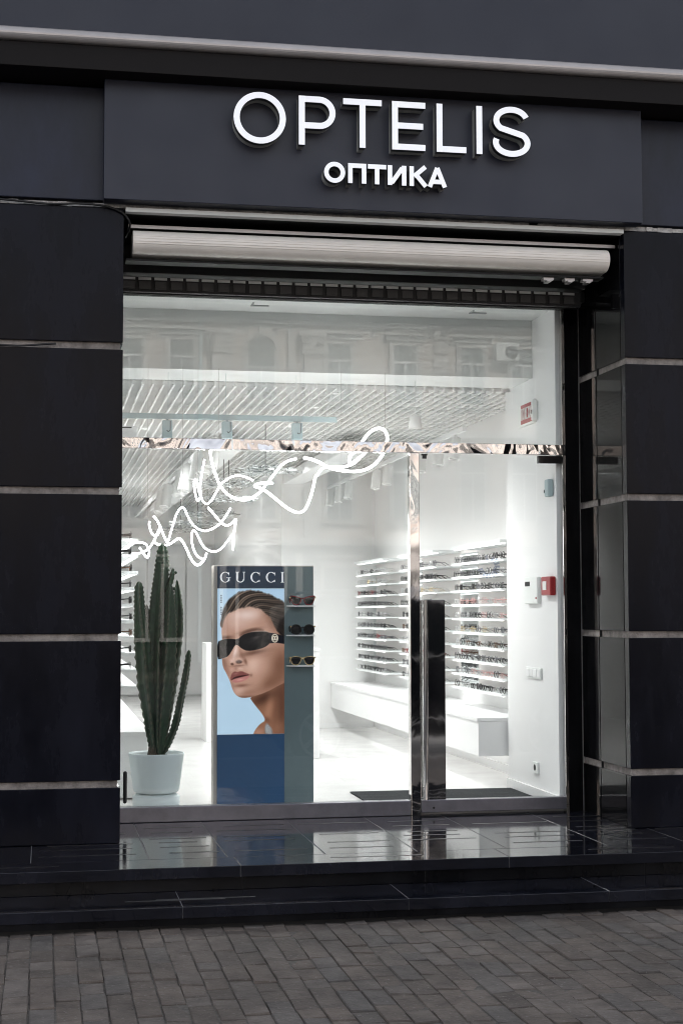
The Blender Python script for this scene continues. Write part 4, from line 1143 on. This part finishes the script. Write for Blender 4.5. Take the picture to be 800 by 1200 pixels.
    gr_ = np.random.RandomState(4).normal(0, 2.2, U.shape); C[:] = C+gr_[..., None]
    return nx, ny, np.clip(C, 0, 255)/255.
nx, ny, C = paint()
lin = np.where(C <= .04045, C/12.92, ((C+.055)/1.055)**2.4)
zs = np.linspace(1.8145, .7535, ny); xs_ = np.linspace(X0, X1-.001, nx)
vs = [(float(x), FY-.004, float(z)) for z in zs for x in xs_]
fs = [(j*nx+i, (j+1)*nx+i, (j+1)*nx+i+1, j*nx+i+1) for j in range(ny-1) for i in range(nx-1)]
me = bpy.data.meshes.new('poster'); me.from_pydata(vs, [], fs)
ca = me.color_attributes.new('print', 'FLOAT_COLOR', 'POINT')
ca.data.foreach_set('color', np.concatenate([lin.reshape(-1, 3), np.ones((nx*ny, 1))], 1).astype(np.float32).ravel())
pm = mat('poster_print_glow', (.5, .5, .5), .5, spec=.12)
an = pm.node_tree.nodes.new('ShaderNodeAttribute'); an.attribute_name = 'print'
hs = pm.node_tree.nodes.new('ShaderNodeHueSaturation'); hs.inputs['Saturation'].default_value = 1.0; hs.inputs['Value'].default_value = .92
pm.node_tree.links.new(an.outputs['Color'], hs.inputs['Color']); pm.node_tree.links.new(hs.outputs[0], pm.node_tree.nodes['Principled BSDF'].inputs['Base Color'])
pm.node_tree.links.new(hs.outputs[0], pm.node_tree.nodes['Principled BSDF'].inputs['Emission Color']); pm.node_tree.nodes['Principled BSDF'].inputs['Emission Strength'].default_value = .32  # glow added to the print only to brighten the poster
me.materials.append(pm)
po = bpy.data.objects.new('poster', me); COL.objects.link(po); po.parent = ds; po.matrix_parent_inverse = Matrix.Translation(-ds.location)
box('poster_backing', M['plast'], X0, X1-.001, FY-.002, FY+.011, .7525, 1.8155, ds)

# small ledges and the three sunglasses
SGZ = [1.690, 1.475, 1.252]
for z in SGZ:
    MB().prism([(X1+.012, FY-.006), (X1+.06, FY-.085), (X2+.004, FY-.085), (X2+.004, FY-.006)], z-.010, z, 'xy').build('ledge', M['white_gloss'], ds, .002)
def sunglasses(z, shape, m_frame, m_lens, label):
    cx, cy = (X1+X2)/2+.018, FY-.065
    t = thing('sunglasses', label, 'sunglasses', (cx, cy, z+.001), 'sunglasses on the poster stand ledges', local=True)
    hw = .083
    top, outline = shape
    t.scale = (1.12, 1.12, 1.12)
    fr_ = MB(); bar = MB()
    for s in (-1, 1):
        pts = [(s*a, -.002, b) for a, b in outline]
        P = smooth_path([Vector(p) for p in pts+[pts[0]]], 4)
        fr_.tube([tuple(p) for p in P], .0028 if m_frame is M['gold'] else .0045, 8, False)
        le = MB(); vs = [(p.x, .0, p.z) for p in P[:-1]]; vs2 = [(p.x, .003, p.z) for p in P[:-1]]; n = len(vs)
        le.add(vs+vs2, [tuple(range(n)), tuple(reversed(range(n, 2*n)))]+[(i, i+n, (i+1) % n+n, (i+1) % n) for i in range(n)])
        le.build('lens', m_lens, t)
        xo = s*max(a for a, b in outline)
        MB().tube([(xo, 0, top*.85), (s*(hw-.002), .006, top*.86), (s*(hw-.004), .05, top*.8), (s*(hw-.008), .058, top*.3)], [.0055, .006, .005, .004], 8).build('temple', m_frame, t)
        MB().tube([(xo+s*.004, -.006, top*.86), (xo+s*.004, -.002, top*.86)], .005, 12).build('temple_badge', M['gold'], t)
    fr_.tube([(-min(a for a, b in outline), -.002, top*.72), (0, -.005, top*.80), (min(a for a, b in outline), -.002, top*.72)], .0045, 8)
    fr_.build('frame', m_frame, t)
    return t
cat_eye = (.058, [(.010, .046), (.040, .055), (.074, .060), (.079, .052), (.066, .016), (.046, .003), (.024, .008), (.012, .028)])
round_ = (.062, [(.010, .036), (.020, .056), (.042, .064), (.064, .058), (.075, .038), (.070, .016), (.050, .004), (.030, .004), (.014, .018)])
aviator = (.058, [(.007, .050), (.040, .056), (.072, .052), (.077, .036), (.068, .012), (.048, .002), (.026, .008), (.012, .030)])
redtor = mat('red_black_acetate', (.16, .012, .018), .2, noise=(55, .95))
sunglasses(SGZ[0], cat_eye, redtor, dark_l, 'red and black angular sunglasses on the top ledge of the poster stand')
sunglasses(SGZ[1], round_, FR['black'], dark_l, 'round black sunglasses on the middle ledge of the poster stand')
sunglasses(SGZ[2], aviator, M['gold'], dark_l, 'gold rimmed aviator sunglasses on the lowest ledge of the poster stand')

# =================================================================== CABLES on the left pillar
def cable(name, pts, r, label):
    return tag(MB().tube(smooth_path([Vector(p) for p in pts], 6), r, 8).build(name, M['black']), label, 'cable', 'black cables on the left pillar')
cable('cable', [(-2.9, -.992, 4.262), (-1, -.992, 4.256), (-.297, -.993, 4.245), (0, -.995, 4.228), (.20, -.998, 4.238), (.36, -1.0, 4.228), (.47, -.995, 4.19), (.52, -.95, 4.13), (.50, -.80, 4.08)], .0075, 'black cable sagging along the joint at the top of the left pillar')
cable('cable', [(-2.9, -.990, 3.335), (-1.0, -.990, 3.325), (-.29, -.990, 3.318), (-.15, -.992, 3.318), (0, -.992, 3.332), (.06, -.985, 3.338)], .0065, 'short black cable along the second joint of the left pillar')

# =================================================================== THE STREET BEHIND THE CAMERA
ob = thing('opposite_building', 'pinkish stuccoed townhouse with rows of framed windows across the street', 'building', (6, -34, 0))
OY = -34.0      # face; detail comes towards +y
box('wall', M['stucco'], -22, 34, -44, OY, -.2, 11.2, ob)
box('glare_cut_base', mat('glare_cut_dark', (.035, .032, .03), .6, noise=(2, .3)), -22.05, 34.05, OY+.001, OY+.06, -.1, 3.54, ob)  # dark ground storey added to weaken its reflection in the shop window
co = MB()
co.box(-22.2, 34.2, OY, OY+.55, 10.55, 10.85); co.box(-22.1, 34.1, OY, OY+.35, 10.25, 10.549); co.box(-22.05, 34.05, OY, OY+.12, 9.98, 10.10)
co.box(-22.05, 34.05, OY, OY+.22, 6.75, 6.95); co.box(-22.05, 34.05, OY, OY+.18, 3.55, 3.75)
x = -22
while x < 34: co.box(x, x+.16, OY+.002, OY+.42, 10.10, 10.249); x += .42
co.build('cornice', M['stucco_w'], ob)
box('roof', M['roof'], -22.3, 34.3, -44.2, OY+.3, 11.2, 11.6, ob)
def opp_window(x, z0, z1, w, arch=False):
    mb = MB()
    fw = .10
    mb.box(x-w/2-fw, x-w/2, OY, OY+.10, z0, z1); mb.box(x+w/2, x+w/2+fw, OY, OY+.10, z0, z1)
    mb.box(x-w/2-fw-.05, x+w/2+fw+.05, OY, OY+.16, z0-.12, z0-.001)
    if arch:
        A = arc(x, z1, w/2+.05, w/2+.05, 0, 180, 20); ribbon(mb, A, .12, OY, OY+.12)
        mb.box(x-.08, x+.08, OY, OY+.18, z1+w/2+.002, z1+w/2+.28)
        mb.box(x-w/2-.55, x-w/2-.35, OY, OY+.12, z0, z1+.62); mb.box(x+w/2+.35, x+w/2+.55, OY, OY+.12, z0, z1+.62)
    else:
        mb.box(x-w/2-fw-.10, x+w/2+fw+.10, OY, OY+.14, z1+.14, z1+.28); mb.box(x-w/2-fw, x+w/2+fw, OY, OY+.08, z1+.001, z1+.139)
        mb.box(x-w/2-fw-.16, x+w/2+fw+.16, OY, OY+.24, z1+.281, z1+.36)
    o = mb.build('window', M['stucco_w'], ob)
    f = MB(); f.box(x-.025, x+.025, OY+.003, OY+.05, z0, z1-.52); f.box(x-w/2, x+w/2, OY+.003, OY+.055, z1-.52, z1-.46)
    f.box(x-w/2, x-w/2+.04, OY+.003, OY+.052, z0, z1); f.box(x+w/2-.04, x+w/2, OY+.003, OY+.052, z0, z1)
    f.build('window_bars', M['winframe'], o)
    if arch:
        poly = [(x-w/2, z0), (x+w/2, z0)] + arc(x, z1, w/2, w/2, 0, 180, 18)
        MB().prism(poly, OY+.002, OY+.012, 'xz').build('window_pane', M['pane'], o)
    else:
        box('window_pane', M['pane'], x-w/2, x+w/2, OY+.002, OY+.012, z0, z1, o)
WXs = [-17.5, -15.6, -13.7, -11.6, -9.6, -7.6, -5.7, -3.4, -1.3, .7, 2.34, 3.83, 8.43, 10.40, 12.44, 14.02, 16.0, 18.3, 20.4, 22.4, 24.5, 27]
for x in WXs:
    opp_window(x, 7.75, 9.45, .76); opp_window(x, 4.3, 6.2, .80); opp_window(x, .9, 2.9, .95)
opp_window(6.13, 7.75, 9.20, .86, True); opp_window(6.13, 4.3, 6.0, .9, True); opp_window(6.13, .3, 2.7, 1.3, True)
pl = MB()
for x in (4.93, 7.61, -12.6, 17.2):
    pl.box(x-.24, x+.24, OY, OY+.20, 3.76, 9.10)
    pl.box(x-.32, x+.32, OY, OY+.26, 9.10, 9.22); pl.box(x-.30, x+.30, OY, OY+.30, 9.22, 9.62); pl.box(x-.40, x+.40, OY, OY+.34, 9.62, 9.76)
    for s in (-1, 1): ribbon(pl, arc(x+s*.24, 9.5, .10, .10, 0, 330, 14), .05, OY+.30, OY+.40)
pl.build('pilaster', M['stucco_w'], ob)
qn = MB()
for k in range(15): qn.box(11.49-.22, 11.49+.22, OY, OY+.07, 3.80+k*.42, 3.80+k*.42+.34)
qn.build('quoins', M['stucco_w'], ob)
acu = MB().box(13.10, 13.80, OY+.003, OY+.35, 9.05, 9.58).build('air_conditioner', M['plast'], ob, .02)
MB().tube([(13.58, OY+.352, 9.31), (13.58, OY+.362, 9.31)], .20, 24).build('fan_grille', M['alu_dark'], acu)
MB().tube([(4.35, OY+.12, .2), (4.35, OY+.12, 10.2)], .06, 10).build('drainpipe', M['plast_b'], ob)

# parked dark car seen in the steel and the granite
car = thing('parked_car', 'dark parked car with silver trim at the kerb across from the shop', 'car', (4.6, -8.45, -.20), local=True)
car.scale = (1, 1, 1.1)
prof = [(-2.35, .38), (-2.32, .75), (-2.25, 1.02), (-2.05, 1.10), (-1.85, 1.55), (-1.70, 1.74), (-1.30, 1.84), (.10, 1.84), (.55, 1.76), (1.20, 1.22), (1.35, 1.15), (2.10, 1.03), (2.32, .88), (2.38, .55), (2.32, .34), (1.9, .30), (-1.9, .30)]
MB().prism(prof, -.91, .91, 'xz').build('car_body', M['carpaint'], car, .07, 4, True)
wins = [[(-1.72, 1.20), (-1.55, 1.62), (-1.42, 1.72), (-.62, 1.74), (-.62, 1.20)], [(-.54, 1.20), (-.54, 1.74), (.05, 1.74), (.42, 1.67), (.95, 1.22), (.92, 1.20)]]
for s in (-1, 1):
    for w_ in wins:
        MB().prism(w_, *( (-.925, -.913) if s < 0 else (.913, .925)), 'xz').build('car_window', M['carglass'], car)
    tr = MB()
    tr.box(-1.75, .98, *((-.932, -.912) if s < 0 else (.912, .932)), 1.165, 1.190)
    tr.box(-1.35, 1.35, *((-.935, -.912) if s < 0 else (.912, .935)), .46, .50)
    tr.tube([(-1.5, s*.70, 1.86), (-1.3, s*.70, 1.90), (.0, s*.70, 1.90), (.2, s*.70, 1.86)], .018, 8)
    tr.build('chrome_trim', M['rim'], car)
    for x in (-1.38, 1.42):
        wh = MB().tube([(x, s*.72, .35), (x, s*.74, .35), (x, s*.93, .35), (x, s*.945, .35)], [.33, .35, .35, .32], 32).build('wheel', M['tyre'], car)
        rm = MB()
        rm.tube([(x, s*.93, .35), (x, s*.951, .35)], .05, 16)
        for k in range(5):
            a = k*2*math.pi/5; rm.tube([(x, s*.945, .35), (x+.22*math.cos(a), s*.95, .35+.22*math.sin(a))], .028, 8)
        rp = [(x+.235*math.cos(t*.2618), s*.947, .35+.235*math.sin(t*.2618)) for t in range(25)]
        rm.tube(rp, .016, 6, False)
        rm.build('wheel_rim', M['rim'], wh)
    MB().box(-2.37, -2.20, *sorted((s*.62, s*.90)), .86, 1.04).build('rear_lamp', M['carlamp'], car, .02)
    MB().box(2.20, 2.385, *sorted((s*.60, s*.88)), .70, .84).build('headlamp', M['winframe'], car, .02)
    MB().box(.78, .98, *sorted((s*.92, s*1.08)), 1.18, 1.32).build('wing_mirror', M['carpaint'], car, .03)
